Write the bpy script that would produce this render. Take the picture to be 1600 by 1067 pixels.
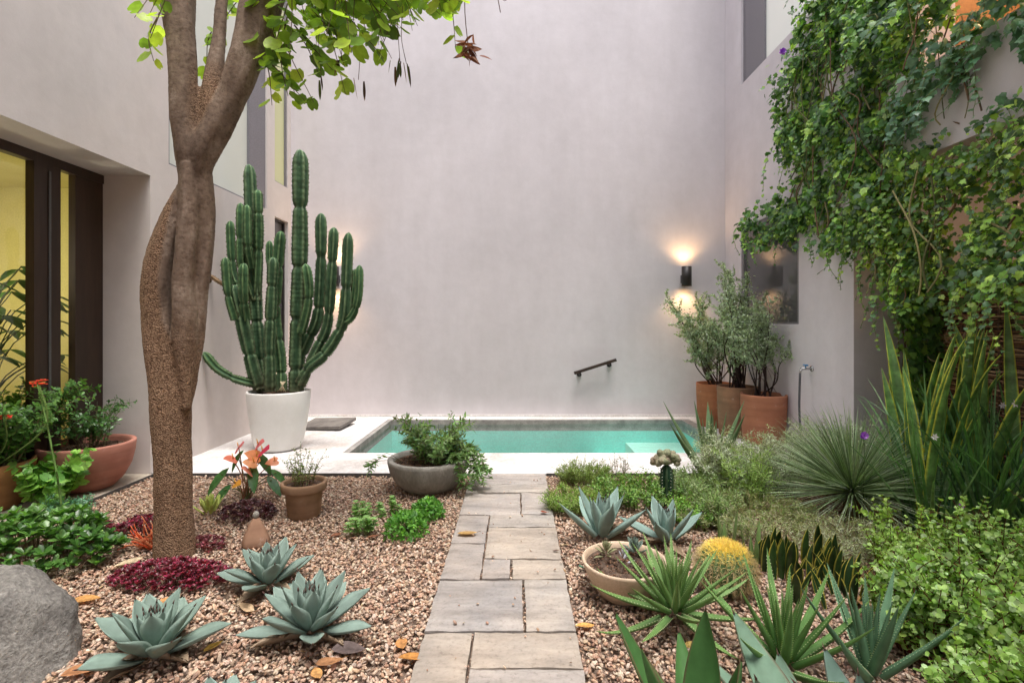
import bpy, bmesh, math, random
import numpy as np
from mathutils import Vector, Matrix, noise as mnoise
R = math.radians
random.seed(7); rng = np.random.default_rng(7)
for o in list(bpy.data.objects): bpy.data.objects.remove(o)
S = bpy.context.scene
COL = S.collection

# ------------------------------------------------------------------ camera, sky, sun, exposure
H = 1.4; F = 800.0; CX = 806.0; CY = 507.0
cam = bpy.data.cameras.new('camera'); co = bpy.data.objects.new('camera', cam); COL.objects.link(co)
co.location = (0, 0, H); co.rotation_euler = (R(90), 0, 0)
cam.sensor_width = 36; cam.lens = 36*F/1600
cam.shift_x = (800-CX)/1600; cam.shift_y = (CY-533.5)/1600
cam.clip_start = 0.05; cam.clip_end = 500
S.camera = co
w = bpy.data.worlds.new('World'); S.world = w; w.use_nodes = True
nt = w.node_tree; nt.nodes.clear()
wo = nt.nodes.new('ShaderNodeOutputWorld'); bg = nt.nodes.new('ShaderNodeBackground')
sky = nt.nodes.new('ShaderNodeTexSky'); sky.sky_type = 'NISHITA'; sky.sun_disc = False
sky.sun_elevation = R(76); sky.sun_rotation = R(150)
sky.dust_density = 3.0; sky.air_density = 1.0
hs = nt.nodes.new('ShaderNodeHueSaturation'); hs.inputs['Saturation'].default_value = 0.30
nt.links.new(sky.outputs[0], hs.inputs['Color']); nt.links.new(hs.outputs[0], bg.inputs['Color'])
bg.inputs['Strength'].default_value = 0.15
nt.links.new(bg.outputs[0], wo.inputs[0])
sd = bpy.data.lights.new('sun', 'SUN'); sd.energy = 1.1; sd.angle = R(20); sd.color = (1.0, 0.95, 0.88)
so = bpy.data.objects.new('sun', sd); COL.objects.link(so)
# direction to the sun: azimuth 150 deg clockwise from +Y (behind the camera, to the right), elevation 76
az, el = R(150), R(76)
v = Vector((math.sin(az)*math.cos(el), math.cos(az)*math.cos(el), math.sin(el)))
so.rotation_euler = v.to_track_quat('Z', 'Y').to_euler()
S.view_settings.view_transform = 'Standard'; S.view_settings.look = 'None'
S.view_settings.exposure = 1.58; S.view_settings.gamma = 1
S.render.engine = 'CYCLES'
S.cycles.max_bounces = 8; S.cycles.diffuse_bounces = 5; S.cycles.transparent_max_bounces = 12

def G(px, py, z=0.0):
    Y = (H-z)*F/(py-CY); return Vector(((px-CX)/F*Y, Y, z))
def P(px, py, Y):
    return Vector(((px-CX)/F*Y, Y, H-(py-CY)/F*Y))

# ------------------------------------------------------------------ tagging
def tag(o, label=None, cat=None, group=None, kind=None):
    if label: o['label'] = label
    if cat: o['category'] = cat
    if group: o['group'] = group
    if kind: o['kind'] = kind
    return o
def empty(name, loc=(0, 0, 0), rz=0, label=None, cat=None, group=None):
    o = bpy.data.objects.new(name, None); COL.objects.link(o); o.location = loc; o.rotation_euler = (0, 0, rz)
    o.empty_display_size = 0.05
    return tag(o, label, cat, group)
def copy_tree(o, parent=None):
    c = o.copy(); COL.objects.link(c); c.parent = parent
    for ch in list(o.children): copy_tree(ch, c)
    return c

# ------------------------------------------------------------------ mesh builder
class MB:
    def __init__(s): s.v = []; s.c = []; s.t = []; s.q = []; s.n = 0
    def add(s, V, tris=None, quads=None, col=(1, 1, 1)):
        V = np.asarray(V, float).reshape(-1, 3); m = len(V)
        C = np.asarray(col, float)
        if C.ndim == 1: C = np.tile(C, (m, 1))
        s.v.append(V); s.c.append(C)
        if tris is not None and len(tris): s.t.append(np.asarray(tris, np.int64).reshape(-1, 3)+s.n)
        if quads is not None and len(quads): s.q.append(np.asarray(quads, np.int64).reshape(-1, 4)+s.n)
        s.n += m
    def build(s, name, mat, parent=None, smooth=True, origin=None):
        V = np.concatenate(s.v) if s.v else np.zeros((0, 3)); C = np.concatenate(s.c)
        T = np.concatenate(s.t) if s.t else np.zeros((0, 3), np.int64)
        Q = np.concatenate(s.q) if s.q else np.zeros((0, 4), np.int64)
        if origin is not None: V = V-np.array(origin)
        me = bpy.data.meshes.new(name)
        me.vertices.add(len(V)); me.vertices.foreach_set('co', V.astype(np.float32).ravel())
        loops = np.concatenate([T.ravel(), Q.ravel()]).astype(np.int32)
        me.loops.add(len(loops)); me.loops.foreach_set('vertex_index', loops)
        nf = len(T)+len(Q); me.polygons.add(nf)
        st = np.concatenate([np.arange(len(T))*3, len(T)*3+np.arange(len(Q))*4]).astype(np.int32)
        me.polygons.foreach_set('loop_start', st)
        me.update(calc_edges=True)
        me.polygons.foreach_set('use_smooth', np.full(nf, smooth))
        a = me.attributes.new('Col', 'FLOAT_COLOR', 'POINT')
        a.data.foreach_set('color', np.concatenate([C, np.ones((len(C), 1))], 1).astype(np.float32).ravel())
        me.materials.append(mat)
        o = bpy.data.objects.new(name, me); COL.objects.link(o)
        if parent: o.parent = parent
        if origin is not None and parent is None: o.location = origin
        return o

def box(mb, x0, x1, y0, y1, z0, z1, col=(1, 1, 1)):
    V = [(x0,y0,z0),(x1,y0,z0),(x1,y1,z0),(x0,y1,z0),(x0,y0,z1),(x1,y0,z1),(x1,y1,z1),(x0,y1,z1)]
    mb.add(V, quads=[(0,3,2,1),(4,5,6,7),(0,1,5,4),(1,2,6,5),(2,3,7,6),(3,0,4,7)], col=col)
def box_obj(name, x0, x1, y0, y1, z0, z1, mat, parent=None, bevel=0.0):
    m = MB(); box(m, x0, x1, y0, y1, z0, z1)
    o = m.build(name, mat, parent, smooth=False)
    if bevel:
        b = o.modifiers.new('b', 'BEVEL'); b.width = bevel; b.segments = 2; b.limit_method = 'ANGLE'
    return o
def frames(P3):
    P3 = np.asarray(P3, float); n = len(P3)
    T = np.gradient(P3, axis=0); T /= np.linalg.norm(T, axis=1)[:, None]+1e-9
    N = np.zeros_like(P3); a = np.array([0, 0, 1.]) if abs(T[0][2]) < .9 else np.array([1., 0, 0])
    x = np.cross(a, T[0]); x /= np.linalg.norm(x); N[0] = x
    for i in range(1, n):
        x = N[i-1]-T[i]*np.dot(N[i-1], T[i]); N[i] = x/(np.linalg.norm(x)+1e-9)
    return T, N, np.cross(T, N)
def tube(mb, pts, rad, n=8, col=(1, 1, 1), prof=None, cap=True, colf=None):
    pts = np.asarray(pts, float); k = len(pts); rad = np.broadcast_to(np.asarray(rad, float), (k,))
    T, N, B = frames(pts)
    th = np.arange(n)/n*2*math.pi
    pr = np.ones(n) if prof is None else prof(th)
    V = pts[:, None, :]+rad[:, None, None]*pr[None, :, None]*(np.cos(th)[None, :, None]*N[:, None, :]+np.sin(th)[None, :, None]*B[:, None, :])
    V = V.reshape(-1, 3)
    i = np.arange(k-1)[:, None]*n; j = np.arange(n)[None, :]; j2 = (j+1) % n
    Q = np.stack([i+j, i+j2, i+n+j2, i+n+j], -1).reshape(-1, 4)
    C = np.tile(np.asarray(col, float), (k*n, 1)) if colf is None else colf(k, n, th, pr)
    tr = []
    if cap:
        V = np.vstack([V, pts[0], pts[-1]]); C = np.vstack([C, C[0], C[-1]])
        a, b = k*n, k*n+1
        tr = [(a, (q+1) % n, q) for q in range(n)]+[(b, (k-1)*n+q, (k-1)*n+(q+1) % n) for q in range(n)]
    mb.add(V, tris=tr, quads=Q, col=C)
def lathe(mb, prof, n=48, c=(0, 0, 0), col=(1, 1, 1), wob=0.0, seed=0):
    prof = np.asarray(prof, float); k = len(prof); th = np.arange(n)/n*2*math.pi
    r = prof[:, 0][:, None]*(1+wob*np.sin(th*2+seed)[None, :]+wob*.5*np.sin(th*3+seed*2)[None, :])
    V = np.stack([c[0]+r*np.cos(th), c[1]+r*np.sin(th), c[2]+np.repeat(prof[:, 1][:, None], n, 1)], -1).reshape(-1, 3)
    i = np.arange(k-1)[:, None]*n; j = np.arange(n)[None, :]; j2 = (j+1) % n
    Q = np.stack([i+j, i+j2, i+n+j2, i+n+j], -1).reshape(-1, 4)
    mb.add(V, quads=Q, col=col)
def smooth_path(pts, n=24):
    P_ = np.asarray([tuple(p) for p in pts], float); k = len(P_)
    if k < 3:
        t = np.linspace(0, 1, n)[:, None]; return P_[0]*(1-t)+P_[-1]*t
    E = np.vstack([2*P_[0]-P_[1], P_, 2*P_[-1]-P_[-2]])
    out = []
    for u in np.linspace(0, k-1-1e-6, n):
        i = int(u); t = u-i; a, b, c, d = E[i], E[i+1], E[i+2], E[i+3]
        out.append(.5*((2*b)+(-a+c)*t+(2*a-5*b+4*c-d)*t*t+(-a+3*b-3*c+d)*t**3))
    return np.array(out)

# leaf templates: axis +Y, normal +Z, unit length
def T_small(wd=.45, fold=.12):
    return np.array([(0,0,0),(-wd/2,.5,fold),(0,1,0),(wd/2,.5,fold)]), [(0,2,1),(0,3,2)], None
def T_oval(wd=.5, fold=.10, curl=-.15, pk=.45):
    V = []; Q = []
    st = [0, .15, .4, .7, .9, 1.0]
    for t in st:
        wv = wd/2*(math.sin(math.pi*t**(math.log(.5)/math.log(pk))))**.8 if 0 < t < 1 else .004
        z = curl*t*t
        V += [(-wv, t, z+fold*wv*2), (0, t, z), (wv, t, z+fold*wv*2)]
    for i in range(len(st)-1):
        a = i*3; Q += [(a, a+1, a+4, a+3), (a+1, a+2, a+5, a+4)]
    return np.array(V), None, Q
def T_fan(out, cup=.0, cy=.45):
    out = np.array(out, float); n = len(out)
    V = np.zeros((n+1, 3)); V[0] = (0, cy, 0); V[1:, :2] = out
    V[1:, 2] = cup*((out[:, 0])**2+(out[:, 1]-cy)**2)
    return V, [(0, 1+(i+1) % n, 1+i) for i in range(n)], None
IVY = T_fan([(0,0),(-.22,-.1),(-.5,.12),(-.36,.38),(-.42,.62),(-.2,.68),(0,1.02),(.2,.68),(.42,.62),(.36,.38),(.5,.12),(.22,-.1)], cup=-.35, cy=.35)
BAU = T_fan([(0,.0),(-.3,-.04),(-.5,.25),(-.48,.62),(-.3,.92),(-.12,.98),(0,.8),(.12,.98),(.3,.92),(.48,.62),(.5,.25),(.3,-.04)], cup=.35, cy=.42)
RND = T_fan([(0,0),(-.28,.1),(-.42,.42),(-.36,.78),(0,1),(.36,.78),(.42,.42),(.28,.1)], cup=.3, cy=.45)
SML = T_small(); SLIM = T_small(.2, .04); OVL = T_oval(); LANCE = T_oval(.3, .08, -.2); SPAT = T_oval(.5, .12, -.12, .66)
def unit(a): return a/(np.linalg.norm(a, axis=-1, keepdims=True)+1e-9)
def inst(mb, T, pos, axis, nor, size, col):
    V, tr, qd = T; pos = np.asarray(pos, float); m = len(pos)
    if m == 0: return
    y = unit(np.asarray(axis, float)); z = np.asarray(nor, float); z = unit(z-y*np.sum(z*y, -1, keepdims=True)); x = np.cross(y, z)
    size = np.broadcast_to(np.asarray(size, float), (m,))
    W = pos[:, None]+size[:, None, None]*(V[None, :, 0, None]*x[:, None]+V[None, :, 1, None]*y[:, None]+V[None, :, 2, None]*z[:, None])
    k = len(V); off = (np.arange(m)*k)[:, None, None]
    C = np.asarray(col, float)
    if C.ndim == 1: C = np.tile(C, (m, 1))
    C = np.repeat(C, k, 0)
    mb.add(W.reshape(-1, 3), tris=None if tr is None else (np.array(tr)[None]+off).reshape(-1, 3),
           quads=None if qd is None else (np.array(qd)[None]+off).reshape(-1, 4), col=C)
def jcol(cols, m, j=.25):
    cols = np.asarray(cols, float)
    if cols.ndim == 1: cols = cols[None]
    i = rng.integers(0, len(cols), m); k = 1+j*(rng.random((m, 1))*2-1)
    return cols[i]*k*(1+.08*(rng.random((m, 3))-.5))
def rdir(m, up=0.0):
    d = rng.normal(size=(m, 3)); d[:, 2] += up; return unit(d)

# ------------------------------------------------------------------ materials
def new_mat(name):
    m = bpy.data.materials.new(name); m.use_nodes = True; n = m.node_tree
    return m, n, n.nodes['Principled BSDF'], n.nodes['Material Output']
def mixrgb(n, mode='MIX', fac=.5):
    x = n.nodes.new('ShaderNodeMix'); x.data_type = 'RGBA'; x.blend_type = mode; x.inputs[0].default_value = fac; return x
def nz(n, scale, detail=6, rough=.6, vec=None, dim=None):
    x = n.nodes.new('ShaderNodeTexNoise'); x.inputs['Scale'].default_value = scale; x.inputs['Detail'].default_value = detail
    x.inputs['Roughness'].default_value = rough
    if vec: n.links.new(vec, x.inputs['Vector'])
    return x
def ramp(n, src, stops):
    x = n.nodes.new('ShaderNodeValToRGB'); e = x.color_ramp.elements
    while len(e) < len(stops): e.new(.5)
    for q, (p, c) in zip(e, stops): q.position = p; q.color = (*c, 1) if len(c) == 3 else c
    n.links.new(src, x.inputs[0]); return x
def tcoord(n, stretch=None):
    t = n.nodes.new('ShaderNodeTexCoord')
    if stretch is None: return t.outputs['Object']
    m = n.nodes.new('ShaderNodeMapping'); m.inputs['Scale'].default_value = stretch
    n.links.new(t.outputs['Object'], m.inputs[0]); return m.outputs[0]
def bump(n, b, src, strength=.3, dist=.01, prev=None):
    x = n.nodes.new('ShaderNodeBump'); x.inputs['Strength'].default_value = strength; x.inputs['Distance'].default_value = dist
    n.links.new(src, x.inputs['Height'])
    if prev: n.links.new(prev.outputs[0], x.inputs['Normal'])
    n.links.new(x.outputs[0], b.inputs['Normal']); return x
def mat_noise(name, c1, c2, scale=6, fine=60, rough=.8, bs=.3, bd=.01, stretch=None, lo=.35, hi=.65, attr=False, spec=.4, fineamt=.25):
    m, n, b, o = new_mat(name); v_ = tcoord(n, stretch)
    a = nz(n, scale, 7, .65, v_); f = nz(n, fine, 6, .7, v_)
    r = ramp(n, a.outputs[0], [(lo, c1), (hi, c2)])
    mx = mixrgb(n, 'MULTIPLY', fineamt); fr = ramp(n, f.outputs[0], [(.3, (.35, .35, .35)), (.7, (1.5, 1.5, 1.5))])
    n.links.new(r.outputs[0], mx.inputs[6]); n.links.new(fr.outputs[0], mx.inputs[7])
    last = mx.outputs[2]
    if attr:
        at = n.nodes.new('ShaderNodeAttribute'); at.attribute_name = 'Col'; m2 = mixrgb(n, 'MULTIPLY', 1.0)
        n.links.new(last, m2.inputs[6]); n.links.new(at.outputs['Color'], m2.inputs[7]); last = m2.outputs[2]
    n.links.new(last, b.inputs['Base Color']); b.inputs['Roughness'].default_value = rough
    b.inputs['Specular IOR Level'].default_value = spec
    p = bump(n, b, f.outputs[0], bs, bd); bump(n, b, a.outputs[0], bs, bd*3, p)
    return m
def mat_leaf(name, rough=.42, trans=.3, spec=.45, blotch=.35, scale=25, tint=(1.15, 1.25, .55)):
    m, n, b, o = new_mat(name)
    at = n.nodes.new('ShaderNodeAttribute'); at.attribute_name = 'Col'
    f = nz(n, scale, 4, .6, tcoord(n)); r = ramp(n, f.outputs[0], [(.3, (1-blotch,)*3), (.7, (1+blotch,)*3)])
    mx = mixrgb(n, 'MULTIPLY', 1.0); n.links.new(at.outputs['Color'], mx.inputs[6]); n.links.new(r.outputs[0], mx.inputs[7])
    n.links.new(mx.outputs[2], b.inputs['Base Color']); b.inputs['Roughness'].default_value = rough; b.inputs['Specular IOR Level'].default_value = spec
    bump(n, b, f.outputs[0], .2, .004)
    if trans:
        t = n.nodes.new('ShaderNodeBsdfTranslucent'); m2 = mixrgb(n, 'MULTIPLY', 1.0); m2.inputs[7].default_value = (*[c*1.6 for c in tint], 1)
        n.links.new(mx.outputs[2], m2.inputs[6]); n.links.new(m2.outputs[2], t.inputs['Color'])
        s = n.nodes.new('ShaderNodeMixShader'); s.inputs[0].default_value = trans
        n.links.new(b.outputs[0], s.inputs[1]); n.links.new(t.outputs[0], s.inputs[2]); n.links.new(s.outputs[0], o.inputs[0])
    return m
def mat_plain(name, c, rough=.5, metal=0, spec=.5, bs=.15, fine=80):
    m, n, b, o = new_mat(name); f = nz(n, fine, 5, .6, tcoord(n))
    r = ramp(n, f.outputs[0], [(.3, tuple(x*.82 for x in c)), (.7, tuple(min(1, x*1.15) for x in c))])
    n.links.new(r.outputs[0], b.inputs['Base Color']); b.inputs['Roughness'].default_value = rough; b.inputs['Metallic'].default_value = metal
    b.inputs['Specular IOR Level'].default_value = spec; bump(n, b, f.outputs[0], bs, .003); return m
def mat_glass(name, tint=(.9, .93, .9), rough=.0, refl=1.0, opaque=None, op=.0):
    m, n, b, o = new_mat(name); n.nodes.remove(b)
    tr = n.nodes.new('ShaderNodeBsdfTransparent'); tr.inputs[0].default_value = (*tint, 1)
    gl = n.nodes.new('ShaderNodeBsdfGlossy'); gl.inputs['Roughness'].default_value = rough; gl.inputs[0].default_value = (refl, refl, refl, 1)
    fr = n.nodes.new('ShaderNodeFresnel'); fr.inputs[0].default_value = 1.55
    base = tr.outputs[0]
    if opaque:
        d = n.nodes.new('ShaderNodeBsdfDiffuse'); d.inputs[0].default_value = (*opaque, 1)
        q = n.nodes.new('ShaderNodeMixShader'); q.inputs[0].default_value = op
        n.links.new(base, q.inputs[1]); n.links.new(d.outputs[0], q.inputs[2]); base = q.outputs[0]
    s = n.nodes.new('ShaderNodeMixShader'); n.links.new(fr.outputs[0], s.inputs[0]); n.links.new(base, s.inputs[1]); n.links.new(gl.outputs[0], s.inputs[2])
    n.links.new(s.outputs[0], o.inputs[0]); return m
def mat_emit(name, c, st):
    m, n, b, o = new_mat(name); b.inputs['Emission Color'].default_value = (*c, 1); b.inputs['Emission Strength'].default_value = st; b.inputs['Base Color'].default_value = (*c, 1); return m

def plaster(name, c):
    m, n, b, o = new_mat(name); v_ = tcoord(n)
    a = nz(n, .55, 5, .6, v_); f = nz(n, 5, 8, .7, v_); g = nz(n, 90, 4, .6, v_)
    st = nz(n, 2.2, 5, .6, tcoord(n, (1, 1, .16)))
    r = ramp(n, a.outputs[0], [(.3, tuple(x*.90 for x in c)), (.7, tuple(x*1.06 for x in c))])
    r2 = ramp(n, f.outputs[0], [(.3, (.94, .937, .935)), (.7, (1.03, 1.03, 1.03))]); r3 = ramp(n, st.outputs[0], [(.35, (.96, .955, .95)), (.65, (1.02, 1.02, 1.02))])
    m1 = mixrgb(n, 'MULTIPLY', 1); n.links.new(r.outputs[0], m1.inputs[6]); n.links.new(r2.outputs[0], m1.inputs[7])
    m2 = mixrgb(n, 'MULTIPLY', 1); n.links.new(m1.outputs[2], m2.inputs[6]); n.links.new(r3.outputs[0], m2.inputs[7])
    n.links.new(m2.outputs[2], b.inputs['Base Color']); b.inputs['Roughness'].default_value = .85; b.inputs['Specular IOR Level'].default_value = .25
    p = bump(n, b, f.outputs[0], .25, .012); bump(n, b, g.outputs[0], .12, .003, p); return m
M_wall = plaster('plaster', (.61, .57, .59)); M_wall_left = plaster('plaster_left', (.61, .56, .54)); M_wall_right = plaster('plaster_right', (.63, .59, .62))
M_deck = mat_noise('deck_concrete', (.47, .42, .39), (.67, .645, .635), 1.6, 40, .7, .2, .004, lo=.3, hi=.52, fineamt=.4)
M_sill = mat_noise('sill_concrete', (.32, .27, .21), (.5, .44, .36), 3, 70, .8, .2, .004)
M_coping = mat_noise('coping_stone', (.20, .19, .18), (.36, .34, .32), 8, 60, .7, .3, .006)
M_darkmetal = mat_plain('dark_metal', (.03, .026, .025), .45, .3)
M_steel = mat_plain('steel_edge', (.12, .115, .115), .5, .5)
M_alu = mat_plain('grey_aluminium', (.20, .19, .21), .4, .3)
M_wood = mat_noise('dark_wood', (.022, .013, .009), (.05, .028, .018), 3, 40, .45, .15, .003, stretch=(1, 1, .1))
M_glass = mat_glass('glass'); 
M_mirror = mat_glass('dark_window_glass', (.1, .1, .1), .02, 1.0, (.10, .095, .10), .9)
M_frost = mat_glass('frosted_glass', (.5, .5, .5), .25, .8, (.60, .62, .56), .96)
M_frost_y = mat_glass('yellow_frosted_glass', (.5, .5, .5), .25, .8, (.62, .63, .36), .96)
M_sky_white = mat_glass('sky_white_glass', (.8, .8, .8), .25, .8, (.92, .94, .88), .97)  # bright white stands for the sky reflected in the upper right pane
M_leaf = mat_leaf('leaf'); M_leaf_gloss = mat_leaf('glossy_leaf', .33, .28, .45); M_leaf_thin = mat_leaf('thin_leaf', .45, .40, .3, .2)
M_succ = mat_leaf('succulent', .55, .08, .3, .18, 18); M_agave = mat_leaf('agave_skin', .6, .0, .25, .16, 14)
M_stem = mat_leaf('stem', .7, 0, .2, .3, 60); M_dry = mat_leaf('dry_leaf', .7, .15, .2, .3, 60, tint=(1.1, .9, .6)); M_petal = mat_leaf('petal', .4, .3, .4, .12, 40, tint=(1, .9, .9))
M_spine = mat_leaf('spine', .5, .2, .3, .1)
M_soil = mat_noise('soil', (.045, .028, .02), (.11, .07, .05), 20, 120, .95, .9, .02)

# ------------------------------------------------------------------ ground and gravel
XL, XR, YB = -3.39, 3.155, 7.72       # left wall, right wall, back wall
gm = mat_noise('gravel_base', (.30, .20, .15), (.48, .35, .27), 30, 70, .95, .9, .02)
m = MB()
m.add([(-30,-30,-.03),(30,-30,-.03),(30,4.76,-.03),(-30,4.76,-.03),(-30,4.76,-.6),(30,4.76,-.6),(30,30,-.6),(-30,30,-.6)], quads=[(0,1,2,3),(4,5,6,7),(3,2,5,4)])
tag(m.build('ground', gm, smooth=False), kind='structure')
ico = bmesh.new(); bmesh.ops.create_icosphere(ico, subdivisions=2, radius=1); ICO2 = (np.array([v.co[:] for v in ico.verts]), [tuple(x.index for x in f.verts) for f in ico.faces]); ico.free()
ico = bmesh.new(); bmesh.ops.create_icosphere(ico, subdivisions=1, radius=1); ICO1 = (np.array([v.co[:] for v in ico.verts]), [tuple(x.index for x in f.verts) for f in ico.faces]); ico.free()
PX0, PX1 = -.414, .274
def pebbles(mb, T, n, x0, x1, y0, y1, r0, r1, cols, zf=None, mask=None):
    pos = np.stack([rng.uniform(x0, x1, n), rng.uniform(y0, y1, n), np.zeros(n)], 1)
    if mask is not None: pos = pos[mask(pos)]
    n = len(pos); r = rng.uniform(r0, r1, n); V, F_ = T; k = len(V)
    pos[:, 2] = rng.uniform(-.016, .002, n) if zf is None else zf(pos)
    sc = np.stack([rng.uniform(.75, 1.35, n), rng.uniform(.65, 1.0, n), rng.uniform(.45, .75, n)], 1)*r[:, None]
    a = rng.uniform(0, 6.28, n); tl = rng.normal(0, .35, (n, 2))
    L = V[None]*(1+.22*(rng.random((n, k, 1))-.5))*sc[:, None]
    x = L[..., 0]*np.cos(a)[:, None]-L[..., 1]*np.sin(a)[:, None]; y = L[..., 0]*np.sin(a)[:, None]+L[..., 1]*np.cos(a)[:, None]
    z = L[..., 2]+x*tl[:, :1]+y*tl[:, 1:]
    W = np.stack([x, y, z], -1)+pos[:, None]
    C = np.repeat(jcol(cols, n, .24)*1.12, k, 0)
    mb.add(W.reshape(-1, 3), tris=(np.array(F_)[None]+(np.arange(n)*k)[:, None, None]).reshape(-1, 3), col=C)
GC = [(.50,.35,.25),(.43,.29,.20),(.35,.205,.14),(.54,.40,.30),(.44,.32,.24),(.29,.19,.14),(.58,.47,.37),(.38,.225,.15),(.46,.36,.28),(.47,.30,.21)]
def notpath(p): return (p[:, 0] < PX0-.005) | (p[:, 0] > PX1+.005)
def inbed(p): return notpath(p) & (p[:, 0] < 3.1+.75*(p[:, 1] < 4.7))
m = MB()
pebbles(m, ICO2, 44000, -2.6, 2.6, 1.2, 3.1, .0055, .0115, GC, mask=inbed)
pebbles(m, ICO1, 50000, -3.35, 3.7, 3.1, 4.735, .0065, .0125, GC, mask=inbed)
pebbles(m, ICO1, 5000, -3.35, -2.6, 1.2, 3.1, .009, .017, GC, mask=inbed); pebbles(m, ICO1, 5000, 2.6, 3.7, 1.2, 3.1, .009, .017, GC, mask=inbed)
pebbles(m, ICO1, 9000, -3.35, 3.7, 0, 1.2, .012, .02, GC, mask=inbed)
def joint(p): return (p[:, 0] > PX0) & (p[:, 0] < PX1)
pebbles(m, ICO1, 5200, PX0, PX1, 1.2, 4.7, .004, .008, GC, zf=lambda p: np.full(len(p), .002), mask=joint)
pebbles(m, ICO2, 70, PX0+.01, PX1-.01, 1.6, 4.7, .003, .008, GC, zf=lambda p: np.full(len(p), .033))
M_peb = mat_noise('pebble', (.72, .72, .72), (1.0, 1.0, 1.0), 60, 200, .75, .3, .004, attr=True)
tag(m.build('gravel', M_peb, smooth=True), kind='stuff', label='pinkish brown pebble gravel covering both garden beds', cat='gravel')

# ------------------------------------------------------------------ stepping path
m = MB()
SX = -.19
stones = [(PX0,PX1,4.444,4.765),(PX0,PX1,4.21,4.444),(PX0,.04,3.732,4.21),(.04,PX1,3.732,4.21),
 (PX0,SX,3.249,3.732),(PX0,SX,2.782,3.249),(SX,PX1,3.498,3.732),(SX,PX1,3.021,3.498),(SX,-.025,2.782,3.021),(-.025,PX1,2.782,3.021),
 (PX0,.04,2.306,2.782),(.04,PX1,2.306,2.782),(PX0,SX,1.75,2.306),(SX,PX1,2.057,2.306),(SX,PX1,1.55,2.057),(PX0,SX,1.3,1.75),(SX,PX1,1.2,1.55),
 (PX0,.04,.7,1.2),(.04,PX1,.7,1.2),(PX0,PX1,.3,.7),(PX0,PX1,-.2,.3),(PX0,PX1,-.7,-.2)]
for si, (x0, x1, y0, y1) in enumerate(stones):
    g = random.uniform(.005, .008); x0 += (.003 if x0 == PX0 else g); x1 -= (.003 if x1 == PX1 else g); y0 += g; y1 -= g
    nx = max(4, int((x1-x0)/.022)); ny = max(4, int((y1-y0)/.022))
    xs = np.linspace(x0, x1, nx); ys = np.linspace(y0, y1, ny); V = []
    tz = random.uniform(-.002, .004); tx = random.uniform(-.008, .008); ty = random.uniform(-.008, .008)
    for j, y in enumerate(ys):
        for i, x in enumerate(xs):
            ed = i in (0, nx-1) or j in (0, ny-1)
            jx = .006*mnoise.noise((x*11, y*11, si*7.3)) if i in (0, nx-1) else 0; jy = .006*mnoise.noise((x*11, y*11, si*5.1+50)) if j in (0, ny-1) else 0
            z = .022+tz+tx*(x-x0)+ty*(y-y0)+.003*mnoise.fractal((x*7+si*3, y*9, si), 1, 2, 4)*1.8+.0016*mnoise.noise((x*30, y*40+x*30, si))-(.006 if ed else 0)
            V.append((x+jx, y+jy, z))
    n0 = len(V); Q = [(j*nx+i, j*nx+i+1, (j+1)*nx+i+1, (j+1)*nx+i) for j in range(ny-1) for i in range(nx-1)]
    per = [i for i in range(nx)]+[j*nx+nx-1 for j in range(1, ny)]+[(ny-1)*nx+i for i in range(nx-2, -1, -1)]+[j*nx for j in range(ny-2, 0, -1)]
    for k, a in enumerate(per): V.append((V[a][0], V[a][1], -.02))
    L = len(per)
    for k in range(L): Q.append((per[k], n0+k, n0+(k+1) % L, per[(k+1) % L]))
    c = random.choice([(1,1,1),(.92,.91,.93),(1.05,1.0,.94),(.88,.89,.93),(.97,.97,1.0)])
    m.add(V, quads=Q, col=c)
def mat_stone():
    m, n, b, o = new_mat('flagstone'); v_ = tcoord(n)
    mp = n.nodes.new('ShaderNodeMapping'); mp.inputs['Rotation'].default_value = (0, 0, R(32)); mp.inputs['Scale'].default_value = (1, 4.5, 1); n.links.new(v_, mp.inputs[0])
    a = nz(n, 2.2, 9, .68, mp.outputs[0]); f = nz(n, 55, 7, .7, v_); g = nz(n, 3.3, 6, .6, v_)
    r = ramp(n, a.outputs[0], [(.32, (.225, .20, .178)), (.5, (.32, .29, .262)), (.68, (.405, .37, .333))])
    r2 = ramp(n, g.outputs[0], [(.35, (.85, .86, .88)), (.65, (1.08, 1.04, 1.0))]); r3 = ramp(n, f.outputs[0], [(.28, (.62, .6, .58)), (.45, (1, 1, 1)), (.7, (1.1, 1.1, 1.1))])
    at = n.nodes.new('ShaderNodeAttribute'); at.attribute_name = 'Col'; last = r.outputs[0]
    for s in (r2.outputs[0], r3.outputs[0], at.outputs['Color']):
        q = mixrgb(n, 'MULTIPLY', 1); n.links.new(last, q.inputs[6]); n.links.new(s, q.inputs[7]); last = q.outputs[2]
    n.links.new(last, b.inputs['Base Color']); b.inputs['Roughness'].default_value = .75
    p = bump(n, b, a.outputs[0], .8, .012); bump(n, b, f.outputs[0], .3, .004, p); return m
tag(m.build('path', mat_stone(), smooth=False), kind='structure')

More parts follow.
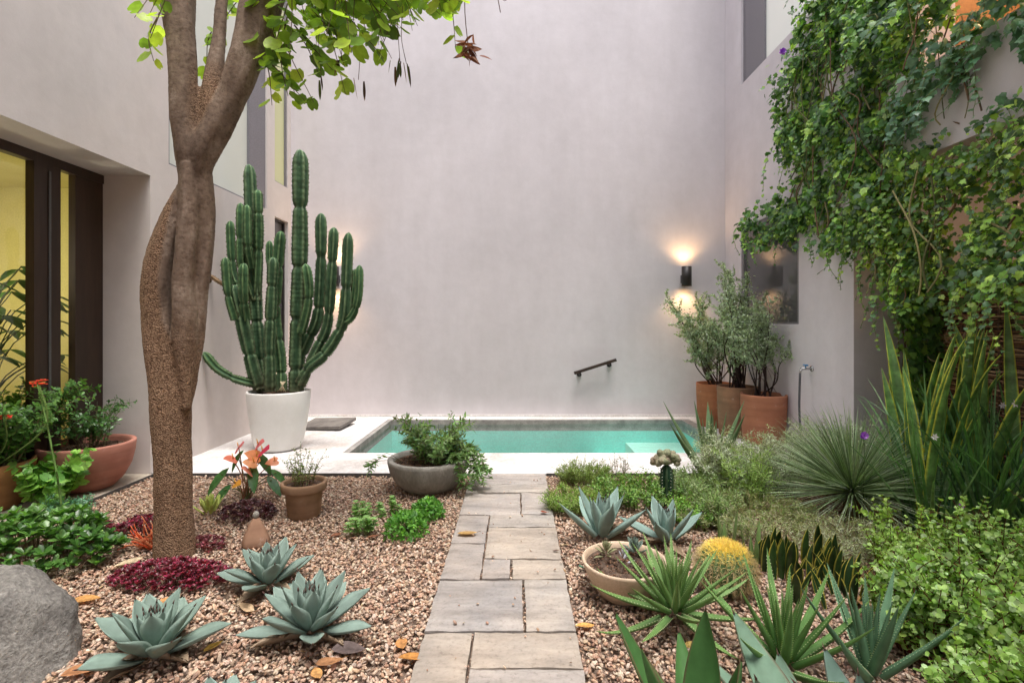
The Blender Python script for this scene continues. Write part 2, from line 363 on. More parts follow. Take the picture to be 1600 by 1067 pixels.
# ------------------------------------------------------------------ deck, pool
PL0, PL1, PF0, PF1 = -1.81, 2.42, 5.54, 7.47     # pool opening
zt = .012
m = MB()
def slab(x0, x1, y0, y1, z0=-.15, z1=zt): box(m, x0, x1, y0, y1, z0, z1)
slab(XL, XR+.6, 4.77, PF0, z0=-.4); slab(XL, PL0-.07, PF0, YB); slab(PL0-.07, XR, PF1+.05, YB); slab(PL1+.12, XR, PF0, PF1+.05)
dk = tag(m.build('pool_deck', M_deck, smooth=False), kind='structure')
m = MB(); slab(PL0-.07, PL0-.005, PF0, PF1+.05, -.15, zt-.004); slab(PL0-.005, PL1, PF1, PF1+.05, -.15, zt-.004); slab(PL1, PL1+.12, PF0, PF1+.05, -.15, zt-.004)
tag(m.build('pool_coping', M_coping, smooth=False), kind='structure')
M_pool = mat_noise('pool_plaster', (.22, .74, .66), (.28, .82, .75), 2, 40, .6, .05, .003)
M_step = mat_noise('pool_step', (.50, .78, .70), (.58, .84, .76), 3, 40, .6, .05, .003)
m = MB(); zb = -.85
m.add([(PL0,PF0,zb),(PL1,PF0,zb),(PL1,PF1,zb),(PL0,PF1,zb),(PL0,PF0,-.15),(PL1,PF0,-.15),(PL1,PF1,-.15),(PL0,PF1,-.15)],
      quads=[(0,1,2,3),(0,4,5,1),(1,5,6,2),(2,6,7,3),(3,7,4,0)])
tag(m.build('pool_basin', M_pool, smooth=False), kind='structure')
m = MB(); box(m, 1.60, PL1-.001, PF0+.001, PF1-.001, zb, -.32); box(m, 1.15, 1.60, 6.75, PF1-.001, zb, -.50)
tag(m.build('pool_steps', M_step, smooth=False), kind='structure')
def mat_water():
    m, n, b, o = new_mat('water'); n.nodes.remove(b)
    tr = n.nodes.new('ShaderNodeBsdfTransparent'); tr.inputs[0].default_value = (.84, .99, .97, 1)
    gl = n.nodes.new('ShaderNodeBsdfGlossy'); gl.inputs['Roughness'].default_value = .03
    fr = n.nodes.new('ShaderNodeFresnel'); fr.inputs[0].default_value = 1.33
    f = nz(n, 6, 3, .5, tcoord(n, (1, 2, 1))); bp = n.nodes.new('ShaderNodeBump'); bp.inputs['Strength'].default_value = .35; bp.inputs['Distance'].default_value = .02
    n.links.new(f.outputs[0], bp.inputs['Height']); n.links.new(bp.outputs[0], gl.inputs['Normal']); n.links.new(bp.outputs[0], fr.inputs['Normal'])
    s = n.nodes.new('ShaderNodeMixShader'); n.links.new(fr.outputs[0], s.inputs[0]); n.links.new(tr.outputs[0], s.inputs[1]); n.links.new(gl.outputs[0], s.inputs[2])
    n.links.new(s.outputs[0], o.inputs[0]); return m
m = MB(); m.add([(PL0,PF0,-.042),(PL1,PF0,-.042),(PL1,PF1,-.042),(PL0,PF1,-.06)], quads=[(0,1,2,3)])
tag(m.build('pool_water', mat_water(), smooth=False), kind='structure')
tag(box_obj('metal_edging', XL, PX0-.01, 4.757, 4.768, -.03, .018, M_steel), 'long thin dark metal edging between left gravel and pool deck', 'edging')
tag(box_obj('metal_edging', PX1+.01, XR+.6, 4.757, 4.768, -.03, .018, M_steel), 'thin dark metal edging behind the right planted bed', 'edging')
tag(box_obj('metal_edging', XL+.03, XL+.042, -1, 4.75, -.03, .02, M_steel), 'dark metal edging along the sill under the left glass doors', 'edging')
tag(box_obj('door_sill', -3.95, XL+.02, -1, 4.748, -.05, .016, M_sill), kind='structure')

# ------------------------------------------------------------------ walls
WT = 9.0
bw = empty('back_wall', (0, YB, 0), 0, 'tall pale mauve plaster wall behind the pool', 'wall')
# skirt line behind pool: thin lighter plinth
box_obj('wall_surface', -4.4, 4.4, .0, .25, -.6, WT, M_wall, bw)
box_obj('plinth', XL+.003, XR-.003, -.025, -.001, .013, .045, M_deck, bw)

def wall_with_holes(mb, X, thick, y0, y1, z0, z1, holes):
    """Wall in the plane x=X; holes (ya, yb, za, zb); outward normal side at X, body to X+thick."""
    ys = sorted(set([y0, y1]+[h[0] for h in holes]+[h[1] for h in holes])); zs = sorted(set([z0, z1]+[h[2] for h in holes]+[h[3] for h in holes]))
    ys = [y for y in ys if y0 <= y <= y1]; zs = [z for z in zs if z0 <= z <= z1]
    def hole(i, j):
        cy, cz = (ys[i]+ys[i+1])/2, (zs[j]+zs[j+1])/2
        return any(h[0] < cy < h[1] and h[2] < cz < h[3] for h in holes)
    for i in range(len(ys)-1):
        for j in range(len(zs)-1):
            if hole(i, j): continue
            for xx in (X, X+thick):
                mb.add([(xx, ys[i], zs[j]), (xx, ys[i+1], zs[j]), (xx, ys[i+1], zs[j+1]), (xx, ys[i], zs[j+1])], quads=[(0, 1, 2, 3)])
            for (di, dj) in ((1, 0), (-1, 0), (0, 1), (0, -1)):
                ii, jj = i+di, j+dj
                outside = ii < 0 or jj < 0 or ii >= len(ys)-1 or jj >= len(zs)-1
                if outside or hole(ii, jj):
                    if di: y = ys[i+1] if di > 0 else ys[i]; q = [(X, y, zs[j]), (X+thick, y, zs[j]), (X+thick, y, zs[j+1]), (X, y, zs[j+1])]
                    else: z = zs[j+1] if dj > 0 else zs[j]; q = [(X, ys[i], z), (X+thick, ys[i], z), (X+thick, ys[i+1], z), (X, ys[i+1], z)]
                    mb.add(q, quads=[(0, 1, 2, 3)])
def win(parent, X, side, y0, y1, z0, z1, fm, gm_, inset=.03, fw=.05, mull=None, name='window'):
    """side=+1: wall body lies to +x of X."""
    xa, xb = (X+side*inset, X+side*(inset+.05)); lo, hi = min(xa, xb), max(xa, xb)
    p = MB(); xm = X+side*(inset+.03)
    p.add([(xm, y0+.01, z0+.01), (xm, y1-.01, z0+.01), (xm, y1-.01, z1-.01), (xm, y0+.01, z1-.01)], quads=[(0, 1, 2, 3) if side < 0 else (3, 2, 1, 0)])
    wn = empty(name, (0, 0, 0)); wn.parent = parent
    p.build('pane', gm_, wn, smooth=False)
    f = MB(); e = .002
    box(f, lo, hi, y0+e, y0+fw, z0+e, z1-e); box(f, lo, hi, y1-fw, y1-e, z0+e, z1-e); box(f, lo, hi, y0+fw, y1-fw, z0+e, z0+fw*.6); box(f, lo, hi, y0+fw, y1-fw, z1-fw, z1-e)
    if mull:
        for a, b_ in mull: box(f, lo+.003, hi+.003, a, b_, z0+fw*.6, z1-fw)
    f.build('frame', fm, wn, smooth=False)
    return wn
lw = empty('left_house', (0, 0, 0), 0, 'left plaster house wall with glass doors and tall frosted windows', 'building')
HL = [(-1.0, 4.75, -.6, 2.78), (5.0, 6.97, 2.965, 7.6), (7.20, 7.62, 3.42, 7.6), (7.20, 7.62, .95, 2.92)]
m = MB(); wall_with_holes(m, XL, -.505, -3, YB-.002, -.6, WT, HL)
m.build('wall_surface', M_wall_left, lw, smooth=False)
win(lw, XL, -1, 5.0, 6.97, 2.965, 7.6, M_alu, M_frost, .02, .04, [(6.55, 6.93)])
win(lw, XL, -1, 7.20, 7.62, 3.42, 7.6, M_alu, M_frost_y, .02, .03)
win(lw, XL, -1, 7.20, 7.62, .95, 2.92, M_darkmetal, M_mirror, .05, .035)
# glass doors in the recess
GX = -3.86
m = MB()
m.add([(GX, -1, .016), (GX, 4.46, .016), (GX, 4.46, 2.70), (GX, -1, 2.70)], quads=[(0, 1, 2, 3)])
gd = empty('glass_door', (0, 0, 0)); gd.parent = lw
m.build('pane', M_glass, gd, smooth=False)
m = MB()
box(m, GX-.03, GX+.04, -1, 4.749, 2.70, 2.778); box(m, GX-.03, GX+.04, 4.06, 4.235, .07, 2.70); box(m, GX-.028, GX+.038, 4.237, 4.30, .07, 2.70)
box(m, GX-.03, GX+.03, 4.452, 4.748, .07, 2.70); box(m, GX-.03, GX+.03, -1, 4.749, .017, .07); box(m, GX-.03, GX+.04, 2.4, 2.52, .07, 2.70); box(m, GX-.028, GX+.02, 4.30, 4.452, .072, .3)
m.build('frame', M_wood, gd, smooth=False)
m = MB(); box(m, GX+.041, GX+.05, 4.18, 4.20, .1, 2.65); m.build('seal_strip', M_steel, gd, smooth=False)
# room behind the doors
M_yel = mat_noise('ochre_plaster', (.58, .52, .19), (.66, .60, .26), 1.2, 60, .9, .1, .004)
M_floor = mat_noise('room_floor', (.22, .17, .13), (.30, .24, .19), 3, 50, .6, .1, .003)
m = MB(); rx0 = -6.6
m.add([(rx0,-1,.0),(rx0,6,.0),(rx0,6,3),(rx0,-1,3)], quads=[(0,1,2,3)]); m.add([(rx0,6,.0),(-3.9,6,.0),(-3.9,6,3),(rx0,6,3)], quads=[(0,1,2,3)])
m.add([(rx0,-1,.0),(-3.9,-1,.0),(-3.9,-1,3),(rx0,-1,3)], quads=[(0,1,2,3)]); m.add([(rx0,-1,3),(-3.9,-1,3),(-3.9,6,3),(rx0,6,3)], quads=[(0,1,2,3)])
m.build('room_wall', M_yel, lw, smooth=False)
m = MB(); m.add([(rx0,-1,.005),(-3.95,-1,.005),(-3.95,6,.005),(rx0,6,.005)], quads=[(0,1,2,3)]); m.build('room_floor', M_floor, lw, smooth=False)
def lampdata(name, kind, loc, energy, col, size=.1, rot=None, spot=None, blend=.5):
    d = bpy.data.lights.new(name, kind); d.energy = energy; d.color = col
    if kind in ('POINT', 'SPOT'): d.shadow_soft_size = size
    if spot: d.spot_size = spot; d.spot_blend = blend
    o = bpy.data.objects.new(name, d); COL.objects.link(o); o.location = loc
    if rot: o.rotation_euler = rot
    return o
# unseen pendant lamp added to light the room
pl = empty('added_pendant', (-5.4, 4.2, 2.2), 0, 'unseen warm pendant lamp added to light the yellow room behind the glass doors', 'glint')
m = MB(); lathe(m, [(.02, .3), (.05, .28), (.16, .02), (.15, .0)], 24); m.build('added_cone', M_darkmetal, pl)
m = MB(); tube(m, [(0, 0, .3), (0, 0, .8)], .006, 6); m.build('cord', M_darkmetal, pl)
m = MB(); m.add(ICO2[0]*.05+np.array([0, 0, .08]), tris=ICO2[1]); m.build('bulb', mat_emit('bulb', (1, .75, .4), 12), pl)
lo = lampdata('added_room_light', 'POINT', (0, 0, -.06), 38, (1, .88, .66), .12); lo.parent = pl

# unseen house front added behind the camera so light falls from above
bh = empty('rear_shade_house', (0, -2.6, 0), 0, 'unseen plaster house front added behind the viewer so light falls from above', 'building')
m = MB(); box(m, -6.2, -1.2, -.3, 0, -.03, 7.5); box(m, 1.2, 6.2, -.3, 0, -.03, 7.5); box(m, -1.2, 1.2, -.3, 0, 2.4, 7.5); m.build('wall_surface', M_wall_left, bh, smooth=False)
# right side
rh = empty('right_house', (0, 0, 0), 0, 'right plaster house wall with dark square window, ledge and vine covered recess', 'building')
HR = [(5.71, 7.17, 1.40, 2.75), (5.2, 7.17, 4.75, 7.8), (-1, 4.78, -.6, 2.70), (1.0, 4.05, 3.385, 6.0)]
m = MB(); wall_with_holes(m, XR, .32, -3, YB-.002, -.6, WT, HR)
m.build('wall_surface', M_wall_right, rh, smooth=False)
win(rh, XR, 1, 5.71, 7.17, 1.40, 2.75, M_alu, M_mirror, .012, .05)
win(rh, XR, 1, 5.2, 7.17, 4.75, 7.8, M_alu, M_sky_white, .03, .05, [(6.57, 7.12)])
m = MB()
box(m, XR+.322, 5.3, 4.782, 5.0, -.6, 2.9); box(m, XR+.322, 5.2, -1, 4.781, 2.702, 3.0)      # return wall, soffit slab
m.build('recess_wall', M_wall_right, rh, smooth=False)
M_timber = mat_noise('timber', (.22, .10, .035), (.38, .19, .07), 3, 40, .6, .2, .004, stretch=(1, .15, 1))
m = MB()
for k in range(14): box(m, 5.0, 5.04, -.6+k*.42, -.6+k*.42+.405, .0, 2.69)
for k in range(14): box(m, 3.49, 5.2, 1.0+k*.24, 1.0+k*.24+.225, 5.2, 5.24)
for k in range(7): box(m, 3.49, 5.2, 1.1+k*.5, 1.1+k*.5+.10, 5.05, 5.198)
box(m, 5.245, 5.28, .5, 4.8, 3.0, 6.0); box(m, XR+.325, 5.24, 4.25, 4.3, 3.005, 5.99)
m.build('timber_lining', M_timber, rh, smooth=False)
m = MB(); box(m, 3.48, 5.3, -1, 4.85, 6.0, 6.1); m.build('roof', M_timber, rh, smooth=False)
tl = empty('added_ceiling_lamp', (4.3, 3.3, 4.95), 0, 'small warm ceiling lamp added to light the upper room behind the vines', 'glint')  # unseen lamp added to warm the timber of the upper room
m = MB(); lathe(m, [(.001, .1), (.07, .1), (.07, 0), (.06, 0)], 20); m.build('lamp_body', M_darkmetal, tl)
m = MB(); lathe(m, [(.001, .02), (.059, .02)], 20); m.build('bulb', mat_emit('bulb2', (1, .7, .4), 10), tl)
lo = lampdata('added_ceiling_light', 'POINT', (0, 0, -.06), 40, (1, .66, .36), .1); lo.parent = tl
tl = empty('added_recess_lamp', (4.5, 3.6, 2.5), 0, 'small warm ceiling lamp added to light the dark recess behind the twig screen', 'glint')  # unseen lamp put in to give the recess slats a warm light
m = MB(); lathe(m, [(.001, .1), (.07, .1), (.07, 0), (.06, 0)], 20); m.build('lamp_body', M_darkmetal, tl)
m = MB(); lathe(m, [(.001, .02), (.059, .02)], 20); m.build('bulb', bpy.data.materials['bulb2'], tl)
lo = lampdata('added_recess_light', 'POINT', (0, 0, -.06), 4, (1, .66, .36), .1); lo.parent = tl

# ------------------------------------------------------------------ sconces, handrail, tap
M_warm = mat_emit('warm_led', (1.0, .62, .28), 18)
def make_sconce(x, z, label):
    s = empty('wall_sconce', (x, YB, z), 0, label, 'wall lamp', 'up and down lamps on the back wall')
    m = MB(); lathe(m, [(.001,.125),(.055,.125),(.055,.145),(.072,.145),(.072,-.145),(.055,-.145),(.055,-.125),(.001,-.125)], 32, (0, -.15, 0)); m.build('lamp_body', M_darkmetal, s)
    b = box_obj('wall_bracket', -.045, .045, -.08, -.001, -.09, .03, M_darkmetal, s, .006)
    for sg in (1, -1):
        m = MB(); lathe(m, [(.001, sg*.129), (.05, sg*.129)], 24, (0, -.15, 0)); m.build('bulb', M_warm, s)
        l = lampdata('sconce_light', 'SPOT', (0, -.15, sg*.14), 6.5, (1, .62, .30), .03, (R(180) if sg > 0 else 0, 0, 0), R(125), .7); l.parent = s
    return s
make_sconce(2.525, 2.11, 'black cylinder wall lamp glowing above the terracotta pots')
make_sconce(-2.69, 2.11, 'black cylinder wall lamp glowing behind the tall potted cactus')
hr = empty('handrail', (0, 0, 0), 0, 'short sloping dark handrail fixed to the wall above the pool', 'handrail')
a = P(897, 583, YB-.11); b = P(963, 562, YB-.11)
m = MB(); box(m, -.36, .36, -.022, .022, -.022, .022)
o = m.build('rail', M_wood, hr, smooth=False); o.location = (a+b)/2; d = (b-a); o.rotation_euler = (0, -math.atan2(d.z, d.x), 0); o.scale = (d.length/.72, 1, 1)
bv = o.modifiers.new('b', 'BEVEL'); bv.width = .004
for t in (.14, .86):
    c = a.lerp(b, t); m = MB(); tube(m, [(c.x, c.y, c.z-.01), (c.x, c.y, c.z-.045), (c.x, YB-.02, c.z-.055)], .010, 8)
    V = smooth_path([(c.x, YB-.022, c.z-.055), (c.x, YB-.001, c.z-.055)], 3); tube(m, V, .036, 20); m.build('bracket', M_darkmetal, hr)
tp = empty('garden_tap', (0, 0, 0), 0, 'blue handled garden tap with short hose on the right wall', 'tap')
q = Vector((XR, 5.45, .93))
m = MB(); tube(m, [q, q+Vector((-.05, 0, 0)), q+Vector((-.12, 0, 0))], [.016, .013, .014], 10); tube(m, [q+Vector((-.10, 0, 0)), q+Vector((-.125, 0, -.02)), q+Vector((-.13, 0, -.06))], .011, 10); tube(m, [q+Vector((-.002, 0, 0)), q+Vector((-.01, 0, 0))], .03, 16)
m.build('spout', mat_plain('chrome', (.5, .5, .5), .25, .9), tp)
m = MB(); tube(m, [q+Vector((-.07, 0, .01)), q+Vector((-.07, 0, .035))], .007, 8); tube(m, [q+Vector((-.07, -.04, .038)), q+Vector((-.07, .04, .038))], .009, 8); m.build('handle', mat_plain('blue_plastic', (.03, .2, .45), .4), tp)
m = MB(); tube(m, smooth_path([q+Vector((-.13, 0, -.05)), q+Vector((-.14, -.01, -.2)), q+Vector((-.16, -.04, -.45)), q+Vector((-.14, -.05, -.8))], 12), .012, 8); m.build('hose', mat_plain('hose_grey', (.09, .09, .1), .5), tp)
sl = G(505, 666); m = MB()
sl_o = box_obj('stone_slab', -.30, .30, -.20, .20, 0, .045, mat_noise('slab_stone', (.10, .09, .085), (.19, .175, .16), 8, 60, .8, .3, .006), None, .006); sl_o.location = (-2.56, 6.95, .035); sl_o.rotation_euler = (R(3), R(-2), R(-6)); sl_o.scale = (1, 1.3, 1)
tag(sl_o, 'dark stone slab lying on the deck behind the white planter', 'slab')

# ------------------------------------------------------------------ pots
def terracotta(name, c1, c2, band=(.7, .6, .55)):
    m, n, b, o = new_mat(name); v_ = tcoord(n)
    a = nz(n, 4, 6, .6, v_); bnd = nz(n, 2.5, 5, .6, tcoord(n, (.4, .4, 5))); f = nz(n, 110, 5, .7, v_); bl = nz(n, 9, 6, .7, v_)
    r = ramp(n, a.outputs[0], [(.3, c1), (.7, c2)]); r2 = ramp(n, bnd.outputs[0], [(.35, (.82, .8, .78)), (.65, (1.1, 1.08, 1.05))]); r3 = ramp(n, bl.outputs[0], [(.58, (0, 0, 0)), (.72, (1, 1, 1))])
    q = mixrgb(n, 'MULTIPLY', 1); n.links.new(r.outputs[0], q.inputs[6]); n.links.new(r2.outputs[0], q.inputs[7])
    e = mixrgb(n, 'MIX'); e.inputs[7].default_value = (*band, 1); mu = n.nodes.new('ShaderNodeMath'); mu.operation = 'MULTIPLY'; mu.inputs[1].default_value = .3
    n.links.new(r3.outputs[0], mu.inputs[0]); n.links.new(mu.outputs[0], e.inputs[0]); n.links.new(q.outputs[2], e.inputs[6]); n.links.new(e.outputs[2], b.inputs['Base Color'])
    b.inputs['Roughness'].default_value = .85; b.inputs['Specular IOR Level'].default_value = .25
    p = bump(n, b, bnd.outputs[0], .35, .006); bump(n, b, f.outputs[0], .2, .003, p); return m
def pot(name, loc, prof, soil_r, soil_z, mat, label, cat='pot', group=None, wob=0, soil=True, n=64):
    e = empty(name, loc, random.uniform(0, 3), label, cat, group)
    m = MB(); lathe(m, prof, n, wob=wob, seed=loc[0]*3); m.build('body', mat, e)
    if soil:
        m = MB(); k = 10; rr = np.linspace(0.001, soil_r, k); lathe(m, [(r, soil_z+.012*math.sin(r*70)) for r in rr], 28); 
        pebbles(m, ICO1, int(900*soil_r*soil_r/.04), -soil_r, soil_r, -soil_r, soil_r, .004, .011, [(1, 1, 1), (1.6, 1.3, 1.1), (.7, .6, .5)], zf=lambda p: np.full(len(p), soil_z+.004), mask=lambda p: p[:, 0]**2+p[:, 1]**2 < (soil_r*.97)**2)
        m.build('soil', M_soil_a, e)
    return e
M_soil_a = mat_noise('soil_crumbs', (.06, .038, .028), (.16, .105, .075), 20, 120, .95, .5, .01, attr=True)
M_white = mat_noise('white_ceramic', (.66, .65, .62), (.74, .73, .71), 3, 90, .45, .06, .003, spec=.4, fineamt=.06)
WP = Vector((-2.655, 5.74, .013))
pot('white_planter', WP, [(.001,.0),(.20,.0),(.235,.02),(.262,.10),(.295,.28),(.322,.48),(.333,.635),(.331,.648),(.322,.650),(.312,.645),(.305,.58),(.30,.55)], .303, .60, M_white, 'large glossy white planter holding the tall cactus', 'planter')
for (px, py, rpx, yb, c1, c2, lab, hh) in [
    (1117, 667, 28, 7.05, (.33,.115,.055), (.44,.17,.085), 'rearmost orange terracotta cylinder pot in the pool corner', .585),
    (1152, 688, 30, 6.45, (.20,.115,.07), (.33,.17,.10), 'middle brown stained terracotta cylinder pot of the corner trio', .615),
    (1193, 688, 33.5, 6.05, (.34,.135,.075), (.42,.185,.11), 'front pinkish orange terracotta cylinder pot of the corner trio', .57)]:
    x = (px-CX)/F*yb; r = rpx/F*yb
    if 'rearmost' in lab: T1 = Vector((x, yb, zt)); T1r = r
    elif 'middle' in lab: T2 = Vector((x, yb, zt)); T2r = r
    else: T3 = Vector((x, yb, zt)); T3r = r
    pot('terracotta_pot', (x, yb, zt), [(.001,0),(r*.86,0),(r*.90,.02),(r*.95,.2),(r*.99,hh*.75),(r*1.0,hh-.02),(r*.995,hh),(r*.93,hh),(r*.90,hh-.03),(r*.88,hh-.09)], r*.885, hh-.07,
        terracotta('terracotta'+str(px), c1, c2), lab, 'pot', 'three terracotta pots in the pool corner', .004)
CB = Vector((-.745, 4.38, .0)); r = .345
M_conc = mat_noise('bowl_concrete', (.17, .155, .135), (.34, .32, .285), 5, 50, .8, .5, .01, stretch=(1, 1, .5))
pot('concrete_bowl', CB, [(.001,0),(.17,0),(.22,.02),(.28,.08),(.325,.16),(.343,.235),(.345,.262),(.335,.268),(.305,.268),(.296,.255),(.285,.22)], .288, .225, M_conc, 'wide grey concrete bowl beside the head of the path', 'bowl')
CP = Vector((-1.555, 3.76, 0))
M_clay = terracotta('old_clay', (.22,.13,.075), (.40,.26,.17), (.42,.38,.30))
pot('clay_pot', CP, [(.001,0),(.105,0),(.112,.01),(.128,.17),(.132,.185),(.152,.19),(.157,.2),(.160,.24),(.157,.252),(.140,.252),(.136,.24),(.133,.22)], .134, .215, M_clay, 'small weathered clay flowerpot with moulded rim on the left gravel', 'pot')
RB = Vector((-3.62, 4.33, .018))
M_redt = terracotta('red_bowl_clay', (.36,.15,.11), (.46,.22,.17), (.5,.36,.32))
pot('terracotta_bowl', RB, [(.001,0),(.15,0),(.20,.015),(.27,.09),(.325,.20),(.352,.32),(.36,.40),(.358,.415),(.345,.42),(.325,.415),(.318,.39),(.31,.35)], .312, .355, M_redt, 'big rounded pinkish terracotta bowl against the left wall corner', 'bowl').scale = (.93, .93, .93)
OP = Vector((-3.98, 3.84, .018))
M_orp = terracotta('ochre_clay', (.30,.14,.055), (.42,.23,.10), (.3,.16,.08))
pot('ochre_pot', OP, [(.001,0),(.18,0),(.20,.02),(.235,.2),(.245,.22),(.27,.24),(.29,.33),(.287,.35),(.27,.352),(.262,.33),(.25,.3)], .255, .31, M_orp, 'ochre orange clay pot cut by the left edge of the photo', 'pot')
KB = Vector((.565, 2.66, 0)); kr = .222
M_cream = mat_noise('cream_clay', (.50, .37, .26), (.62, .48, .36), 5, 90, .75, .1, .004)
pot('cream_bowl', KB, [(.001,0),(.10,0),(.13,.01),(.175,.07),(.208,.14),(.220,.172),(.221,.182),(.214,.186),(.206,.182),(.200,.165),(.195,.14)], .197, .145, M_cream, 'shallow cream clay bowl of small succulents beside the path', 'bowl')

# ------------------------------------------------------------------ fleshy leaves and rosettes
def fleshy(mb, p0, azm, el0, curl, L, W, th=.012, chan=.25, wpk=.55, nseg=12, col=(.3,.4,.35), colt=None, edge=None, base_w=.55, tipdark=None, roll=0, teeth=None, tooth_mb=None, toothcol=(.8,.8,.7), band=None, wave=0, uin=.6, tipx=.85):
    d = np.array([math.cos(azm), math.sin(azm), 0.]); up = np.array([0, 0, 1.]); side0 = np.array([-math.sin(azm), math.cos(azm), 0.])
    p = np.array(p0, float); ts = np.linspace(0, 1, nseg+1); V = []; C = []; el_ = el0; edges = []
    for i, t in enumerate(ts):
        el_ = el0+curl*t*t
        T_ = d*math.cos(el_)+up*math.sin(el_); N_ = -d*math.sin(el_)+up*math.cos(el_)
        if i: p = p+T_*L/nseg
        cr, sr = math.cos(roll), math.sin(roll); S_ = side0*cr+N_*sr; N2 = N_*cr-side0*sr
        if t < wpk: wv = W/2*(base_w+(1-base_w)*math.sin(t/wpk*math.pi/2))
        else: wv = W/2*max(.015, (math.cos((t-wpk)/(1-wpk)*math.pi/2))**tipx)
        thk = th*(1-.75*t)*(.35+.65*wv/(W/2))
        for u in (-1, -uin, 0, uin, 1): 
            V.append(p+S_*wv*u+N2*(chan*wv*(u*u)*1.3+wave*math.sin(t*9+u)*abs(u)))
        for u in (uin, 0, -uin): V.append(p+S_*wv*u+N2*(chan*wv*u*u*1.3-thk*(1-.3*u*u)))
        base = np.array(col)
        if colt is not None: base = base*(1-t)+np.array(colt)*t
        if band is not None: base = base*(1+band*math.sin(t*L*180+3*math.sin(t*23)))
        if tipdark is not None and t > .965: base = np.array(tipdark)
        ec = base if edge is None else np.array(edge)
        mid = base*.92
        C += [ec, base, mid, base, ec, base, base*.9, base]
        edges.append((p-S_*wv+N2*chan*wv*1.3, p+S_*wv+N2*chan*wv*1.3, T_, S_, N2))
    V = np.array(V); C = np.array(C); k = 8; Q = []
    for i in range(nseg):
        for j in range(k): Q.append((i*k+j, i*k+(j+1) % k, (i+1)*k+(j+1) % k, (i+1)*k+j))
    mb.add(V, quads=Q, col=C)
    if teeth and tooth_mb is not None:
        nt_ = teeth; 
        for q in range(nt_):
            t = (q+.5)/nt_*.93; x = t*nseg; i = int(x); f = x-i
            for sgn, idx in ((-1, 0), (1, 1)):
                b_ = edges[i][idx]*(1-f)+edges[i+1][idx]*f; T_, S_, N2 = edges[i][2:]
                s = .0042*(1-.5*t)*(L/.3)**.5
                tip = b_+S_*sgn*s*1.5+T_*s*.7
                tooth_mb.add([b_-T_*s*.6, b_+T_*s*.6, tip, b_+N2*s*.4], tris=[(0, 1, 2), (0, 3, 2), (1, 2, 3)], col=toothcol)
def rosette(name, loc, n, L, W, label, cat='agave', group=None, el_in=84, el_out=8, curl=.25, col=(.30,.43,.37), colt=None, edge=None, th=.014, chan=.35, wpk=.55, spine=(.05,.03,.025), mat=None, rz=0, tilt=0, lmin=.55, teeth=0, toothcol=(.8,.8,.7), parts=True, dots=False, jit=.1, base_w=.55, ro=.05, curl_in=None, nseg=12, zb=0.02, fpow=2.2, tipx=.85):
    e = empty(name, loc, rz, label, cat, group); mb = MB(); tb = MB()
    for i in range(n):
        t = i/(n-1); a = i*2.39996+random.uniform(-jit, jit)
        f = t**fpow                                # 0 inner, 1 outer
        el_ = R(el_in+(el_out-el_in)*f+random.uniform(-4, 4)); l = L*(lmin+(1-lmin)*math.sin(min(1, f*1.25)*math.pi/2))*random.uniform(.92, 1.06)
        wv = W*(.55+.45*min(1, f*1.6))*random.uniform(.92, 1.06)
        cc = np.array(col)*random.uniform(.82, 1.15); r0 = .008+ro*f
        ci = curl if curl_in is None else curl_in*(1-f)+curl*f
        fleshy(mb, (math.cos(a)*r0, math.sin(a)*r0, zb+.05*(1-f)), a, el_, ci*random.uniform(.6, 1.3), l, wv, th, chan, wpk, nseg, cc, colt, edge, base_w, None, random.uniform(-.12, .12), teeth, tb, toothcol, tipx=tipx)
        if spine is not None:
            # terminal spine
            pass
    body = mb.build('leaves', mat or M_agave, e)
    if teeth: tb.build('teeth', M_spine, e)
    return e, mb
def agave(loc, n, L, W, label, group, **k):
    spine = k.pop('spine_col', (.10, .05, .04)); k.setdefault('tipx', 1.15); k.setdefault('base_w', .45); k.setdefault('edge', tuple(min(1, c*1.25) for c in k['col'])); e, mb = rosette('agave', loc, n, L, W, label, 'agave', group, spine=None, **k)
    # spines at the tips: the last ring of each leaf
    s = MB(); ns = k.get('nseg', 12)
    for V in list(mb.v):
        if len(V) != (ns+1)*8: continue
        tip = V[-8:].mean(0); d = tip-V[-16:-8].mean(0); d /= np.linalg.norm(d)+1e-9
        tube(s, [tip-d*.008, tip+d*.002, tip+d*.012], [.0034, .0028, .0004], 6, spine)
    for q in range(5):
        a_ = random.uniform(0, 6.28); fleshy(mb, (math.cos(a_)*.02, math.sin(a_)*.02, .012), a_, R(random.uniform(-3, 6)), random.uniform(-.1, .1), L*random.uniform(.55, .9), W*.6, .004, .8, .5, 10, (.24,.17,.11), (.30,.22,.15), None, .7, None, random.uniform(-.5, .5), wave=.006)
    old = e.children[0]; bpy.data.objects.remove(old)
    for a_, c_, in zip(s.v, s.c): pass
    off = 0
    for V_, C_, T_, Q_ in zip(s.v, s.c, s.t, s.q): mb.add(V_, tris=T_-off, quads=Q_-off, col=C_); off += len(V_)
    mb.build('leaves', M_agave, e); return e
GA = 'blue grey agaves on the left gravel'
AC = (.185, .25, .215)
agave((-1.315, 2.72, 0), 32, .22, .10, 'pale agave on the left gravel beside the burgundy ground cover', GA, el_in=86, el_out=4, col=AC, rz=.4, curl=.2)
agave((-.925, 2.30, 0), 38, .262, .10, 'largest pale blue agave on the gravel, nearest the path', GA, el_in=86, el_out=2, col=AC, rz=1.3, curl=.22)
agave((-1.515, 2.14, 0), 30, .25, .118, 'broad leaved pale agave beside the grey boulder', GA, el_in=84, el_out=8, col=(.19,.26,.22), rz=2.2, curl=.15)
agave((-1.07, 1.80, -.05), 18, .16, .085, 'small agave showing only its leaf tips at the bottom edge', GA, el_in=80, el_out=6, col=AC, rz=.9)
GB = 'slim grey agaves on the right bed'
AR = (.21, .30, .265)
